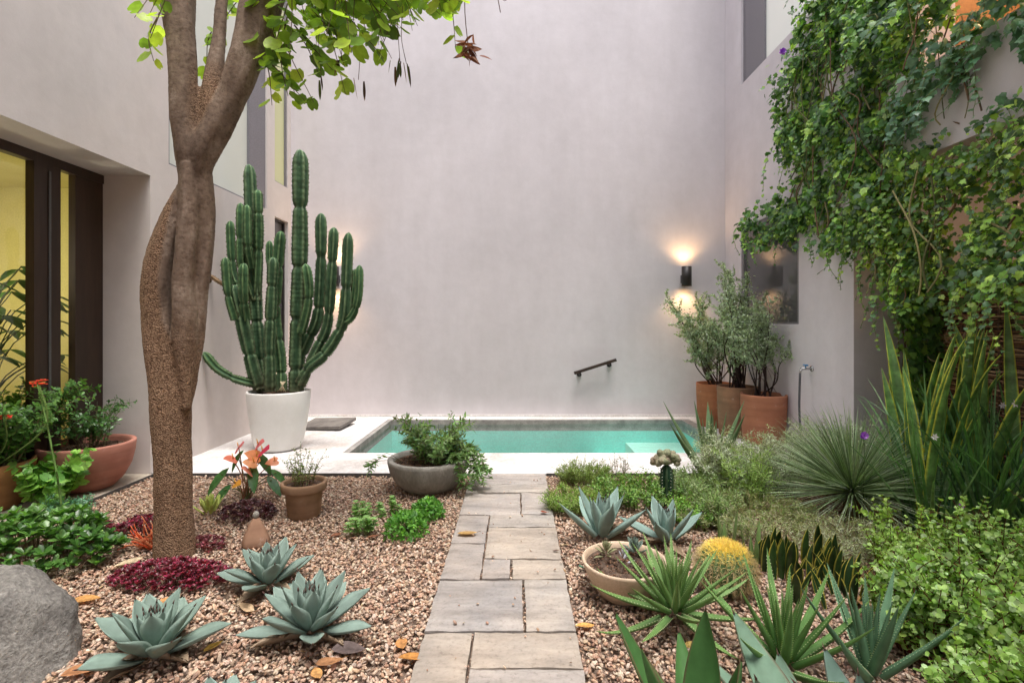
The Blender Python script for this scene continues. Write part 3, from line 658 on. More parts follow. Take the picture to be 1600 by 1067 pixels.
agave((.555, 3.33, 0), 20, .33, .095, 'taller slim grey agave behind the cream bowl', GB, el_in=87, el_out=28, col=AR, rz=.3, wpk=.45, base_w=.7, chan=.45)
agave((.965, 3.27, 0), 17, .28, .09, 'shorter slim grey agave in front of the crested cactus', GB, el_in=84, el_out=20, col=AR, rz=2.0, wpk=.45, base_w=.7, chan=.45)
GD = 'large dark green agaves along the bottom edge'
def leaf_agave(base, tips, label, col, edge):
    e = empty('agave', base, 0, label, 'agave', GD); mb = MB(); B = np.array(base)
    for (tpt, W, cf) in tips:
        tv = np.array(tpt)-B; st_ = np.array([tv[0], tv[1], 0]); st_ = unit(st_)*.04; dv = tv-st_; L = np.linalg.norm(dv); a = math.atan2(dv[1], dv[0]); e_ = math.atan2(dv[2], math.hypot(dv[0], dv[1])); c_ = np.array(col)*cf
        fleshy(mb, st_, a, e_-.10, .30, L*1.01, W, .018, .45, .30, 22, c_, c_*1.25, edge, .85, None, random.uniform(-.15, .15), uin=.88, wave=.004)
        tip = mb.v[-1][-8:].mean(0); d = unit(tip-mb.v[-1][-16:-8].mean(0)); tube(mb, [tip-d*.01, tip, tip+d*.018], [.004, .003, .0004], 6, (.08,.04,.03))
    mb.build('leaves', M_agave, e)
leaf_agave((.60, 1.66, -.03), [(P(959,957,1.82),.13,1),(P(1103,951,1.76),.135,1),(P(1000,1010,1.60),.12,1.1),(P(1060,985,1.98),.10,1.1),(P(1160,1030,1.62),.11,.9),(P(890,1090,1.72),.11,1),(P(960,1080,1.4),.12,1),(P(1100,1120,1.38),.12,1)], 'large dark green agave cut off at the bottom edge, nearest the path', (.05,.125,.035), (.12,.08,.045))
leaf_agave((.97, 1.72, -.03), [(P(1145,956,2.0),.15,1),(P(1090,1015,1.92),.10,.9),(P(1215,1020,1.98),.11,.9),(P(1180,1060,1.5),.12,1),(P(1250,1085,1.6),.11,1)], 'broad grey green agave cut off at the bottom edge beside the dark one', (.15,.24,.17), (.12,.10,.06))
leaf_agave((1.17, 1.66, -.04), [(P(1287,1012,1.86),.12,1),(P(1340,1050,1.75),.10,.9),(P(1240,1065,1.78),.09,1.1),(P(1310,1100,1.45),.11,1)], 'grey green agave at the bottom edge right of the spotted aloe', (.14,.22,.18), (.10,.06,.06))
GAL = 'toothed aloes on the right gravel'
AG = (.10, .20, .05)
rosette('aloe', (.735, 2.36, .05), 60, .36, .034, 'bushy toothed aloe between the cream bowl and the barrel cactus', 'aloe', GAL, el_in=84, el_out=-8, curl=.55, curl_in=-.25, col=(.13,.24,.08), colt=(.15,.26,.07), th=.012, chan=.6, wpk=.15, base_w=.9, teeth=22, toothcol=(.62,.66,.40), ro=.07, mat=M_succ, rz=.2, spine=None)
rosette('aloe', (1.09, 2.08, .0), 34, .42, .038, 'spotted upright toothed aloe at the bottom, right of the dark agave', 'aloe', GAL, el_in=84, el_out=25, curl=.35, curl_in=-.05, col=(.11,.24,.07), colt=(.14,.26,.07), th=.014, chan=.6, wpk=.12, base_w=.95, teeth=26, toothcol=(.66,.70,.42), ro=.05, mat=M_succ, rz=.9, spine=None)
rosette('aloe', (1.40, 2.02, .0), 20, .42, .044, 'bluish toothed aloe standing before the jade leaved shrubs', 'aloe', GAL, el_in=86, el_out=35, curl=.2, curl_in=0, col=(.12,.23,.13), th=.014, chan=.5, wpk=.12, base_w=.95, teeth=26, toothcol=(.6,.66,.45), ro=.04, mat=M_succ, rz=2.3, spine=None)
rosette('aloe', (1.76, 4.62, .0), 18, .75, .075, 'tall narrow leaved aloe standing before the terracotta pots', 'aloe', None, el_in=86, el_out=48, curl=.12, col=(.10,.18,.07), colt=(.12,.2,.09), edge=(.18,.24,.12), th=.02, chan=.5, wpk=.15, base_w=.9, ro=.06, mat=M_succ, rz=.6, spine=None)
rosette('dudleya', (-2.24, 3.75, .0), 34, .12, .035, 'small bright lime green rosette half behind the tree trunk', 'succulent', None, el_in=88, el_out=45, curl=.1, col=(.50,.58,.16), th=.006, chan=.2, mat=M_succ, spine=None, ro=.03, nseg=8)

# ------------------------------------------------------------------ tall candelabra cactus
def ribbed(mb, pts, r, n_ribs=5, col=(.045,.115,.05), ridge=(.10,.19,.09), seg=.26, phase=0, taper_top=True, npt=None, sides=30, deep=.46, rb=None, spots=None):
    L = float(np.sum(np.linalg.norm(np.diff(np.array([tuple(p) for p in pts], float), axis=0), axis=1)))
    k = npt or max(10, int(L/.012)); pp = smooth_path(pts, k); s = np.linspace(0, L, k)
    ph = random.uniform(0, seg)
    fr = ((L-s)+ph*.3) % seg/seg
    rad = r*(1-.26*np.exp(-((fr-0)/.05)**2)-.26*np.exp(-((fr-1)/.05)**2)+.05*np.sin(fr*math.pi))
    if rb: rad *= np.interp(s, [0, L*.6, L], [rb, 1, 1])
    rad *= 1+.022*np.sin(s/.028*2*math.pi/2)+.035*np.sin(s*9+ph*40)
    d = L-s; cap = np.sqrt(np.clip(1-(1-np.clip(d/(r*1.5), 0, 1))**2, .0, 1)); rad = rad*np.maximum(cap, .03)
    th = np.arange(sides)/sides*2*math.pi
    pf = lambda t: (1-deep)+deep*np.abs(np.cos((t+phase)*n_ribs/2))**2.6
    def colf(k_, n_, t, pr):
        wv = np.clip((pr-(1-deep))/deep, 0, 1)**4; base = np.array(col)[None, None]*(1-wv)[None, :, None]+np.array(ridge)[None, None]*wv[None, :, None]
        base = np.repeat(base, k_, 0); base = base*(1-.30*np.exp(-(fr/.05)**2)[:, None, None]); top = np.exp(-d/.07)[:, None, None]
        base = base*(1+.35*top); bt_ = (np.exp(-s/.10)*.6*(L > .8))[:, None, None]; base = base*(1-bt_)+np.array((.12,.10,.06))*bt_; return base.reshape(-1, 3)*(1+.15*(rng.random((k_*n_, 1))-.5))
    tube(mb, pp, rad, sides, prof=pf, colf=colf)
    # ridge teeth
    T, N, B = frames(pp); 
    for q in range(n_ribs):
        a = (2*math.pi*q)/n_ribs-phase
        for i in range(2, k-2, 3):
            c = pp[i]+(N[i]*math.cos(a)+B[i]*math.sin(a))*rad[i]
            o_ = (N[i]*math.cos(a)+B[i]*math.sin(a)); sz = random.uniform(.006, .010)
            mb.add([c-T[i]*sz, c+T[i]*sz, c+o_*sz*1.1], tris=[(0, 1, 2)], col=(.10, .075, .045))
cs = empty('candelabra_cactus', WP+Vector((0, 0, .60)), 0, 'tall branching dark green candelabra cactus in the white planter', 'cactus')
YC = 5.74; og = WP+Vector((0, 0, .60))
def cp(px, py, dy=0): return P(px, py, YC+dy)-og
cols_ = [
 ([(462,612,0),(465,500,.02),(468,380,.03),(469,234,.03)], 15, .30, 'm'),
 ([(410,612,.10),(402,520,.12),(396,420,.15),(389,257,.16)], 12.5, .26, 'm'),
 ([(401,470,.13),(404,400,.10),(404,340,.06),(403,297,.06)], 9, .2, 'b'),
 ([(392,470,.10),(378,420,.02),(376,380,0),(376,317,0)], 9, .2, 'b'),
 ([(393,420,.05),(387,380,-.03),(386,320,-.05)], 8, .2, 'b'),
 ([(405,608,-.02),(392,560,-.05),(380,505,-.08),(366,445,-.1)], 13, .2, 'm'),
 ([(385,520,-.02),(374,455,.0),(364,420,.05),(360,345,.06)], 8, .2, 'b'),
 ([(368,500,-.1),(357,460,-.14),(352,402,-.16)], 8.5, .2, 'b'),
 ([(385,500,-.08),(381,460,-.16),(381,411,-.18)], 9, .2, 'b'),
 ([(422,612,-.10),(421,540,-.12),(424,470,-.12),(427,402,-.12)], 10.5, .18, 'm'),
 ([(440,612,.02),(438,560,.08),(430,500,.12),(432,440,.1),(439,361,.08)], 11, .2, 'b'),
 ([(432,430,.1),(422,410,.1),(421,376,.1)], 7, .2, 'b'),
 ([(470,600,-.02),(484,574,-.04),(505,556,-.04),(524,530,-.04),(538,498,-.05),(542,440,-.05),(545,363,-.05)], 11, .2, 'm'),
 ([(534,505,-.05),(550,494,-.08),(560,465,-.1),(562,414,-.1)], 7.5, .2, 'b'),
 ([(540,500,-.02),(551,470,.0),(555,420,.02)], 6, .2, 'b'),
 ([(468,560,.05),(482,530,.08),(497,495,.08),(502,420,.08),(502,333,.08)], 11, .2, 'm'),
 ([(480,575,.0),(498,540,.04),(512,505,.04),(518,430,.02),(522,355,.02)], 10, .2, 'm'),
 ([(470,520,-.06),(480,480,-.08),(482,450,-.09),(477,412,-.1)], 9, .2, 'b'),
 ([(400,600,-.02),(380,595,-.08),(362,589,-.12),(338,574,-.16),(318,550,-.2)], 8, .16, 'b'),
 ([(350,445,-.12),(341,440,-.1),(330,433,-.08),(326,443,-.08)], 4, .2, 'd')]
mm = MB()
for pts, rpx, seg, kd in cols_:
    P3 = [cp(x, y, dy) for x, y, dy in pts]
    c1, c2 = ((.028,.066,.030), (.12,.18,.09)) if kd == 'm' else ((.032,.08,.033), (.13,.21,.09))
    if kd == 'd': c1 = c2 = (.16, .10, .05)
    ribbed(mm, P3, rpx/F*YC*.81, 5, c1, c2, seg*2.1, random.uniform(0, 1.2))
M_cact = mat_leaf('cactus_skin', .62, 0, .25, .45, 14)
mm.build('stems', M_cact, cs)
m = MB(); 
for k in range(5): tube(m, [cp(438+k*2, 596, -.2), cp(446-k*3, 612, -.2)], .004, 5, (.6,.5,.35))
m.build('support_sticks', M_dry, cs)

# crested grafted cactus
q0 = Vector((1.155, 3.92, 0)); cc = empty('crested_cactus', q0, 0, 'dark column cactus topped with a crinkled beige crest', 'cactus')
m = MB(); ribbed(m, [(0,0,0),(0,0,.15),(0,0,.33)], .055, 6, (.012,.04,.02), (.05,.08,.04), 1.0, .3, deep=.4); 
for q in range(6):
    for k in range(12):
        a = 2*math.pi*q/6-.3; z = .03+k*.024
        for s in range(3):
            d = Vector((math.cos(a+random.uniform(-.6,.6)), math.sin(a+random.uniform(-.6,.6)), random.uniform(-.5,.5)))
            c = Vector((math.cos(a)*.055, math.sin(a)*.055, z)); tube(m, [c, c+d*.013], [.0012,.0003], 4, (.6,.58,.5))
m.build('stem', M_cact, cc)
m = MB()
for k in range(46):
    a = random.uniform(0, 6.28); rr = random.uniform(.0, .085); c = np.array([math.cos(a)*rr*1.25, math.sin(a)*rr*.7, .345+random.uniform(-.015, .06)+.02*(rr < .05)])
    V = ICO2[0].copy(); V *= (1+.16*np.sin(V[:, 0:1]*9+k)*np.cos(V[:, 2:3]*8)); V = V*np.array([.03, .026, .028])*random.uniform(.7, 1.2)+c
    m.add(V, tris=ICO2[1], col=np.array([(.30,.27,.19),(.26,.27,.17),(.34,.27,.2)][k % 3]))
m.build('crest', mat_noise('crest_skin', (.7,.7,.7), (1.2,1.2,1.1), 60, 160, .8, .5, .01, attr=True), cc)

# golden barrel cactus
BC = Vector((1.105, 2.70, 0)); gb = empty('barrel_cactus', BC, 0, 'round golden barrel cactus covered in yellow spines', 'cactus')
m = MB(); sp = MB(); NR = 26; Rr = .148; Zr = .125
th = np.linspace(0, 2*math.pi, 156, endpoint=False); ph = np.linspace(-1.2, 1.57, 22); V = []
for p_ in ph:
    for t in th: rb_ = 1-.10*(1-abs(math.cos(t*NR/2)))*math.cos(p_); V.append((Rr*math.cos(p_)*rb_*math.cos(t), Rr*math.cos(p_)*rb_*math.sin(t), .112+Zr*math.sin(p_)*(1-.12*(p_ > 1.35))))
n_ = len(th); Q = [(i*n_+j, i*n_+(j+1) % n_, (i+1)*n_+(j+1) % n_, (i+1)*n_+j) for i in range(len(ph)-1) for j in range(n_)]
m.add(V, quads=Q, col=(.09, .15, .05)); m.build('body', M_cact, gb)
for q in range(NR):
    for k in range(15):
        p_ = -.5+k*.145
        if p_ > 1.5: continue
        t = 2*math.pi*q/NR+random.uniform(-.02, .02); nrm = np.array([math.cos(p_)*math.cos(t), math.cos(p_)*math.sin(t), math.sin(p_)]); c = np.array([Rr, Rr, Zr])*nrm+np.array([0, 0, .112])
        young = max(0, min(1, (p_-.45)/.5)); cc_ = np.array((.58,.45,.26))*(1-young)+np.array((.95,.78,.24))*young
        for s in range(11):
            d = unit(nrm*random.uniform(.5, 1.1)+rng.normal(size=3)*.65+np.array([0, 0, -.25*(1-young)])); l = random.uniform(.022, .042); mid = c+d*l*.6; end = c+d*l+np.array([0, 0, -.004*(1-young)])
            tube(sp, [c, mid, end], [.0011, .0009, .0002], 3, cc_*random.uniform(.75, 1.2), cap=False)
for k in range(900):
    a = random.uniform(0, 6.28); rr = abs(random.gauss(0, .045)); c = np.array([math.cos(a)*rr, math.sin(a)*rr, .112+Zr*math.sqrt(max(0, 1-(rr/Rr)**2))-.004]); d = unit(np.array([math.cos(a)*rr*8, math.sin(a)*rr*8, 1.])+rng.normal(size=3)*.6)
    tube(sp, [c, c+d*random.uniform(.012, .032)], [.0013, .0003], 3, np.array((.97,.82,.28))*random.uniform(.8, 1.15), cap=False)
sp.build('spines', M_spine, gb)

# ------------------------------------------------------------------ blades
def blades(mb, c, n, L, W, el0, el1, curl, col, spread=.05, az0=0, az1=6.283, seg=8, chan=.3, jl=.25, colj=.2, edge=None, th=.002, **k):
    for i in range(n):
        a = random.uniform(az0, az1); e_ = R(random.uniform(el0, el1)); l = L*random.uniform(1-jl, 1+jl*.4)
        cl = jcol([col] if not isinstance(col, list) else col, 1, colj)[0]
        r_ = spread*math.sqrt(random.random())
        fleshy(mb, (c[0]+math.cos(a)*r_, c[1]+math.sin(a)*r_, c[2]), a+random.uniform(-.2, .2), e_, random.uniform(curl[0], curl[1]), l, W*random.uniform(.8, 1.15), th, chan, .3, seg, cl, None, edge, k.get('base_w', .8), None, random.uniform(-.5, .5), band=k.get('band'), wave=k.get('wave', 0))
def sphere_blades(mb, c, n, L, W, col, up=-.25):
    for i in range(n):
        d = rng.normal(size=3); d /= np.linalg.norm(d)
        if d[2] < up: d[2] = abs(d[2])
        el_ = math.asin(d[2]); a = math.atan2(d[1], d[0]); l = L*random.uniform(.8, 1.08)
        fleshy(mb, (c[0]+d[0]*.03, c[1]+d[1]*.03, c[2]+d[2]*.03), a, el_, random.uniform(-.22, .05), l, W, .002, .2, .1, 5, jcol(col, 1, .25)[0], None, None, 1.0, None, random.uniform(-1.5, 1.5))
DG = Vector((2.42, 3.68, .20)); e = empty('grass_tree', (DG.x, DG.y, 0), 0, 'spherical burst of stiff narrow grey green leaves in the right bed', 'plant')
m = MB(); sphere_blades(m, (0, 0, .20), 1000, .62, .008, [(.25,.35,.16),(.34,.43,.27),(.16,.24,.11),(.46,.52,.40)])
m.build('leaves', M_leaf_gloss, e)
m = MB()
for k in range(90): 
    d = rdir(1, -.2)[0]; tube(m, [(0,0,.2), np.array([0,0,.2])+d*random.uniform(.06, .16)], [.006,.002], 4, (.22,.14,.08))
lathe(m, [(.05,.0),(.06,.1),(.055,.2),(.001,.24)], 12, col=(.15,.10,.06)); m.build('stem', M_dry, e)

SN = 'tall yellow edged sansevierias before the twig screen'
sv = [(1440,515,3.75,.05,3.05),(1459,545,3.6,-.1,0),(1508,480,3.55,.02,0),(1562,505,3.4,.2,0),(1592,520,3.3,.05,0),(1478,530,3.8,-.25,0),(1545,540,3.9,-.15,0),(1425,570,3.85,-.2,0),(1585,560,3.7,.25,0)]
e = empty('sansevieria', (3.0, 3.55, 0), 0, 'tall snake plant with yellow edged leaves before the twig screen', 'snake plant')
m = MB(); eo = np.array([3.0, 3.55, 0])
for k in range(34):
    px, py, Y = (sv[k][:3] if k < len(sv) else (random.uniform(1420, 1620), random.uniform(540, 640), random.uniform(3.3, 4.0)))
    tip = np.array(P(px, py, Y)); base = np.array([min(tip[0]+random.uniform(-.15, .12), 3.35), Y-random.uniform(-.1, .1), 0.]); d = tip-base
    a = math.atan2(d[1], d[0])+(0 if abs(d[0])+abs(d[1]) > .05 else 1); l = np.linalg.norm(d)*1.12; e_ = math.atan2(d[2], math.hypot(d[0], d[1]))
    mb_ = m; bb = (base-eo)
    # the flat face turns towards the courtyard: build with roll around its own axis
    aa = random.choice([R(-100), R(-70), R(80), R(-95)]); lean = random.uniform(-.03, .03)
    fleshy(m, bb+np.array([0, 0, 0]), aa, R(90)-abs(random.uniform(.02, .24)), random.uniform(-.55, .10), l, random.uniform(.055, .085), .008, .30, .55, 26, (.12,.23,.07), (.16,.30,.09), (.78,.74,.09), .6, None, random.uniform(-.4, .4), band=.28, wave=.004, uin=.72)
m.build('leaves', M_leaf_gloss, e)
e = empty('dwarf_sansevieria', (1.62, 2.72, 0), 0, 'low clump of dark snake plants with bright yellow leaf edges', 'snake plant')
m = MB()
for k in range(64):
    x, y = random.uniform(-.24, .22), random.uniform(-.20, .28)
    if k < 40: 
        fleshy(m, (x, y, 0), R(random.uniform(-130, -60)), R(random.uniform(72, 88)), random.uniform(-.2, .1), random.uniform(.15, .27), random.uniform(.038, .055), .005, .4, .5, 12, np.array((.035,.08,.022))*random.uniform(.7,1.4), None, (.80,.68,.12), .6, None, random.uniform(-.6, .6), uin=.78)
    else: fleshy(m, (x, y, 0), random.uniform(0, 6.28), R(random.uniform(60, 85)), random.uniform(-.3, .1), random.uniform(.13, .23), .04, .005, .4, .5, 12, (.025,.06,.018), None, (.78,.66,.12), .6, None, random.uniform(-.6, .6), uin=.78)
m.build('leaves', M_leaf_gloss, e)
e = empty('strap_leaf_plant', (2.95, 3.2, 0), 0, 'dense fountain of long dark green strap leaves at the right edge', 'plant')
m = MB(); 
for cx_, cy_, n_ in ((0, 0, 75), (-.25, .12, 50), (.25, -.2, 55), (.45, .15, 55)):
    blades(m, (cx_, cy_, 0), n_, 1.04, .023, 58, 89, (-.85, .0), [(.11,.24,.07),(.15,.32,.09),(.23,.38,.17),(.08,.18,.07)], .12, seg=12, chan=.35, jl=.4)
m.build('leaves', M_leaf_gloss, e)
for k in range(3):
    m = MB(); c = [(-.42,-.1,.72),(.02,-.15,.93),(.18,.1,.88)][k]
    inst(m, SML, np.tile(c, (6, 1)), np.stack([np.cos(np.arange(6)*1.05), np.full(6, -.3), np.sin(np.arange(6)*1.05)], 1), np.tile((0, -1., .4), (6, 1)), .028, (.75,.72,.75)); m.build('flower', M_petal, e)

# ------------------------------------------------------------------ leafy plants
def stems_plant(name, loc, label, cat, n, rad, hgt, lean, T, lsize, cols, stemcol, spacing=.03, pairs=2, lw_=.003, leafmat=None, group=None, start=.25, up=.5, flop=.0, sub=0, droop=0, seedpts=None, hj=.3, elong=(1, 1), jc=.3, leafpart='leaves', tipcol=None):
    e = empty(name, loc, 0, label, cat, group); st = MB(); lf = MB(); PP = []; AA = []; NN = []; SS = []; TT = []
    def leafline(pp, s0):
        L = np.cumsum(np.r_[0, np.linalg.norm(np.diff(pp, axis=0), axis=1)]); T_, N_, B_ = frames(pp)
        s = L[-1]*s0; k = 0
        while s < L[-1]:
            i = min(np.searchsorted(L, s), len(pp)-1); a0 = k*1.571+random.uniform(-.4, .4)
            for q in range(pairs):
                a = a0+q*2*math.pi/pairs; o_ = N_[i]*math.cos(a)+B_[i]*math.sin(a); ax = o_+T_[i]*up+np.array([0, 0, -flop])
                PP.append(pp[i]); AA.append(ax); NN.append(T_[i]*1.0-o_*up*.6+np.array([0, 0, .35])); SS.append(lsize*random.uniform(.65, 1.2)*(1-.35*s/L[-1])); TT.append(s/L[-1])
            s += spacing*random.uniform(.7, 1.3); k += 1
    for i in range(n):
        a = random.uniform(0, 6.283); r_ = rad*math.sqrt(random.random()) if seedpts is None else 0
        b_ = np.array([math.cos(a)*r_*.55*elong[0], math.sin(a)*r_*.55*elong[1], 0.]) if seedpts is None else np.array(seedpts[i % len(seedpts)], float)+np.append(rng.normal(size=2)*.01, 0)
        h = hgt*random.uniform(1-hj, 1)*(1-.35*(r_/max(rad, 1e-3))**2); out = lean*random.uniform(.4, 1.2)*h
        dx, dy = (math.cos(a), math.sin(a)) if seedpts is None else (math.cos(a), math.sin(a))
        m1 = b_+np.array([dx*out*.35, dy*out*.35, h*.55])+rng.normal(size=3)*h*.05
        m2 = b_+np.array([dx*out, dy*out, h*(1-droop*random.random())])+rng.normal(size=3)*h*.05
        pp = smooth_path([b_, m1, m2], 12); tube(st, pp, np.linspace(lw_, lw_*.35, 12), 5, np.array(stemcol)*random.uniform(.7, 1.3), cap=False)
        leafline(pp, start)
        for q in range(sub):
            j = random.randint(3, 9); d = rng.normal(size=3); d[2] = abs(d[2])*.8+.2; d = unit(d)*h*random.uniform(.25, .5); sp_ = smooth_path([pp[j], pp[j]+d*.5+np.array([0, 0, .01]), pp[j]+d], 8)
            tube(st, sp_, np.linspace(lw_*.6, lw_*.25, 8), 4, np.array(stemcol), cap=False); leafline(sp_, .15)
    st.build('stems', M_stem, e)
    C = jcol(cols, len(PP), jc)
    if tipcol is not None: t = np.clip((np.array(TT)-.6)/.4, 0, 1)[:, None]; C = C*(1-t)+np.array(tipcol)*t*(.8+.4*rng.random((len(PP), 1)))
    AA_ = np.array(AA)+rng.normal(size=(len(AA), 3))*.22; NN_ = np.array(NN)+rng.normal(size=(len(AA), 3))*.25
    inst(lf, T, np.array(PP), AA_, NN_, np.array(SS), C); lf.build(leafpart, leafmat or M_leaf, e)
    return e
# jade-like shrubs, lower right
JG = [(.20,.34,.07),(.27,.42,.10),(.34,.48,.16),(.15,.27,.06),(.32,.44,.20)]
GJ = 'round leaved shrubs with red brown stems at the lower right'
stems_plant('jade_shrub', (1.88, 2.18, 0), 'round leaved green shrub with red brown stems, nearest and lowest', 'shrub', 150, .44, .42, .45, RND, .034, JG, (.10,.03,.018), .021, 2, .0045, None, GJ, .2, .5, sub=3, hj=.45)
stems_plant('jade_shrub', (2.50, 2.45, 0), 'taller round leaved shrub at the right edge of the photo', 'shrub', 140, .44, .54, .4, RND, .033, JG, (.10,.03,.018), .023, 2, .0045, None, GJ, .2, .5, sub=3, hj=.45)
stems_plant('jade_shrub', (1.62, 1.62, 0), 'round leaved shrub cut off at the lower right corner', 'shrub', 100, .32, .36, .4, RND, .033, JG, (.09,.03,.02), .020, 2, .004, None, GJ, .2, .5, sub=3, hj=.45)
stems_plant('jade_shrub', (2.18, 2.80, 0), 'loose round leaved shrub below the burst of grassy leaves', 'shrub', 60, .36, .46, .3, RND, .030, [(.22,.36,.07),(.28,.42,.1)], (.13,.06,.02), .024, 2, .0035, None, GJ, .25, .5, sub=2, hj=.6)
# silver shrub masses
SG = [(.34,.39,.27),(.43,.47,.36),(.26,.33,.19),(.52,.54,.45)]
stems_plant('silver_shrub', (1.95, 4.25, 0), 'pale silver leaved bush in front of the terracotta pots', 'shrub', 170, .52, .50, .5, SLIM, .050, SG, (.2,.17,.12), .016, 2, .003, None, None, .15, .6, sub=3, elong=(1.3, .8))
stems_plant('silver_shrub', (2.75, 4.35, 0), 'silver leaved bush behind the grassy burst, by the wall end', 'shrub', 140, .50, .64, .4, SLIM, .050, SG, (.2,.17,.12), .018, 2, .003, None, None, .15, .6, sub=3)
stems_plant('ground_cover', (1.62, 3.55, 0), 'fine olive and buff ground cover between fingers and grassy burst', 'plant', 170, .58, .19, .9, SLIM, .036, [(.26,.31,.13),(.33,.35,.19),(.38,.37,.24),(.18,.27,.08)], (.26,.20,.11), .012, 2, .002, None, None, .05, .5, sub=3, elong=(1.4, .9))
stems_plant('ground_cover', (2.05, 3.12, 0), 'greyish fine leaved ground cover in front of the grassy burst', 'plant', 130, .48, .18, .9, SLIM, .034, [(.34,.37,.24),(.42,.44,.32),(.28,.32,.17)], (.25,.18,.12), .013, 2, .002, None, None, .05, .5, sub=3, elong=(1.4, .8))
stems_plant('herb_mound', (.42, 3.86, 0), 'low green herb mound beside the path in front of the deck', 'plant', 170, .24, .17, .8, SLIM, .034, [(.15,.28,.05),(.22,.35,.07),(.28,.36,.11)], (.15,.10,.05), .012, 2, .0018, None, None, .1, .5, sub=2, elong=(1.2, 1))
stems_plant('herb_mound', (.60, 4.50, 0), 'feathery olive herb mound at the deck edge right of the path', 'plant', 150, .30, .20, .6, SLIM, .034, [(.18,.26,.06),(.24,.31,.09),(.14,.22,.05)], (.15,.10,.05), .012, 2, .0018, None, None, .1, .9, sub=2, elong=(1.2, .7))
stems_plant('herb_mound', (.95, 4.05, 0), 'leafy green herbs spreading behind the two slim agaves', 'plant', 180, .44, .21, .7, SML, .036, [(.12,.25,.045),(.18,.33,.07),(.25,.37,.11),(.09,.18,.04)], (.16,.11,.05), .018, 2, .0022, None, None, .1, .5, sub=2, elong=(1.3, .9))
stems_plant('herb_mound', (1.42, 4.15, 0), 'pale green feathery herbs at the foot of the tall aloe', 'plant', 120, .34, .24, .6, SLIM, .042, [(.24,.35,.13),(.25,.33,.17),(.14,.22,.07)], (.16,.14,.07), .014, 2, .0022, None, None, .1, .7, sub=2)
stems_plant('herb_mound', (1.28, 3.62, 0), 'bright green leafy herb tuft beside the green fingers', 'plant', 80, .28, .17, .6, SML, .036, [(.15,.32,.05),(.22,.38,.08)], (.14,.13,.05), .018, 2, .0022, None, None, .1, .5, sub=1)
stems_plant('wiry_herb', (.92, 4.62, 0), 'thin upright brownish herb against the white deck', 'plant', 12, .14, .26, .2, SML, .022, [(.18,.20,.10),(.22,.17,.11)], (.14,.1,.06), .02, 2, .0018, None, None, .2, .6, sub=2)
stems_plant('feathery_plant', (1.78, 3.95, 0), 'upright yellow green feathery plant among the silver bushes', 'plant', 42, .20, .46, .35, SLIM, .05, [(.26,.38,.10),(.34,.44,.16),(.20,.32,.08)], (.20,.22,.09), .016, 2, .003, None, None, .1, .8, sub=2)
stems_plant('feathery_plant', (1.42, 3.62, 0), 'low grey green feathery tuft left of the silver bushes', 'plant', 46, .22, .30, .5, SLIM, .046, [(.24,.34,.14),(.32,.40,.20),(.16,.26,.08)], (.20,.18,.09), .015, 2, .0028, None, None, .1, .8, sub=2)
# finger succulents
for (x, y, n, lab) in ((1.32, 3.22, 7, 'cluster of flat green finger stems, left of the pair'), (1.405, 3.0, 8, 'cluster of flat green finger stems, right of the pair')):
    e = empty('finger_plant', (x, y, 0), 0, lab, 'succulent', 'green finger succulents'); m = MB()
    for k in range(n):
        a = random.uniform(0, 6.28); rr = random.uniform(0, .045)
        fleshy(m, (math.cos(a)*rr, math.sin(a)*rr, 0), a, R(random.uniform(76, 89)), random.uniform(-.1, .1), random.uniform(.14, .25), .03, .014, -.2, .5, 8, np.array((.15,.27,.06))*random.uniform(.8, 1.2), (.17,.26,.09), (.22,.27,.12), .8)
    m.build('stems', M_succ, e)
# small succulents in the cream bowl
def mini(name, loc, n, L, W, col, label, **k):
    rosette(name, loc, n, L, W, label, 'succulent', None, col=col, mat=M_succ, spine=None, th=.005, nseg=7, ro=.01, **k)
mini('small_succulent', KB+Vector((-.085, .06, .15)), 26, .055, .016, (.24,.24,.13), 'spiky olive succulent in the back left of the cream bowl', el_out=10, curl=-.3)
mini('small_succulent', KB+Vector((.075, .09, .15)), 20, .07, .028, (.17,.23,.19), 'grey blue succulent in the back right of the cream bowl', el_out=20, curl=.2)
mini('small_succulent', KB+Vector((-.005, -.01, .15)), 14, .04, .018, (.42,.42,.46), 'tiny pale lilac succulent at the centre of the cream bowl', el_out=15, curl=.3)
mini('small_succulent', (.40, 2.90, .0), 14, .045, .03, (.08,.2,.13), 'tiny blue green rosette on the gravel between path and cream bowl', el_out=8, curl=.2)

# left bed plants
GM = 'bright green leafy mounds on the left gravel'
for (x, y, r_, lab) in ((-.735, 3.42, .135, 'larger round bright green leafy mound near the path'), (-.645, 3.74, .115, 'smaller round bright green leafy mound behind the larger one')):
    n_ = 620; d = rdir(n_, .5); d[:, 2] = np.abs(d[:, 2]); rr = r_*(.72+.28*rng.random((n_, 1))**.5); pos = d*rr*np.array([1, 1, .95])
    pos[:, 2] += .01
    e = empty('leafy_mound', (x, y, 0), 0, lab, 'plant', GM); m = MB()
    ax = unit(d*.6+rng.normal(size=(n_, 3))*.45+np.array([0, 0, .15])); inst(m, OVL, pos, ax, d+rng.normal(size=(n_, 3))*.3, .034*(.7+.5*rng.random(n_)), jcol([(.12,.30,.05),(.16,.36,.07),(.08,.22,.04)], n_, .25)); m.build('leaves', M_leaf, e)
    m = MB()
    for k in range(60): dd = rdir(1, .8)[0]; dd[2] = abs(dd[2]); tube(m, [(0, 0, 0), dd*r_*.85], [.003, .0015], 4, (.09,.14,.04), cap=False)
    m.build('stems', M_stem, e)
GS = 'small pale green succulents on the left gravel'
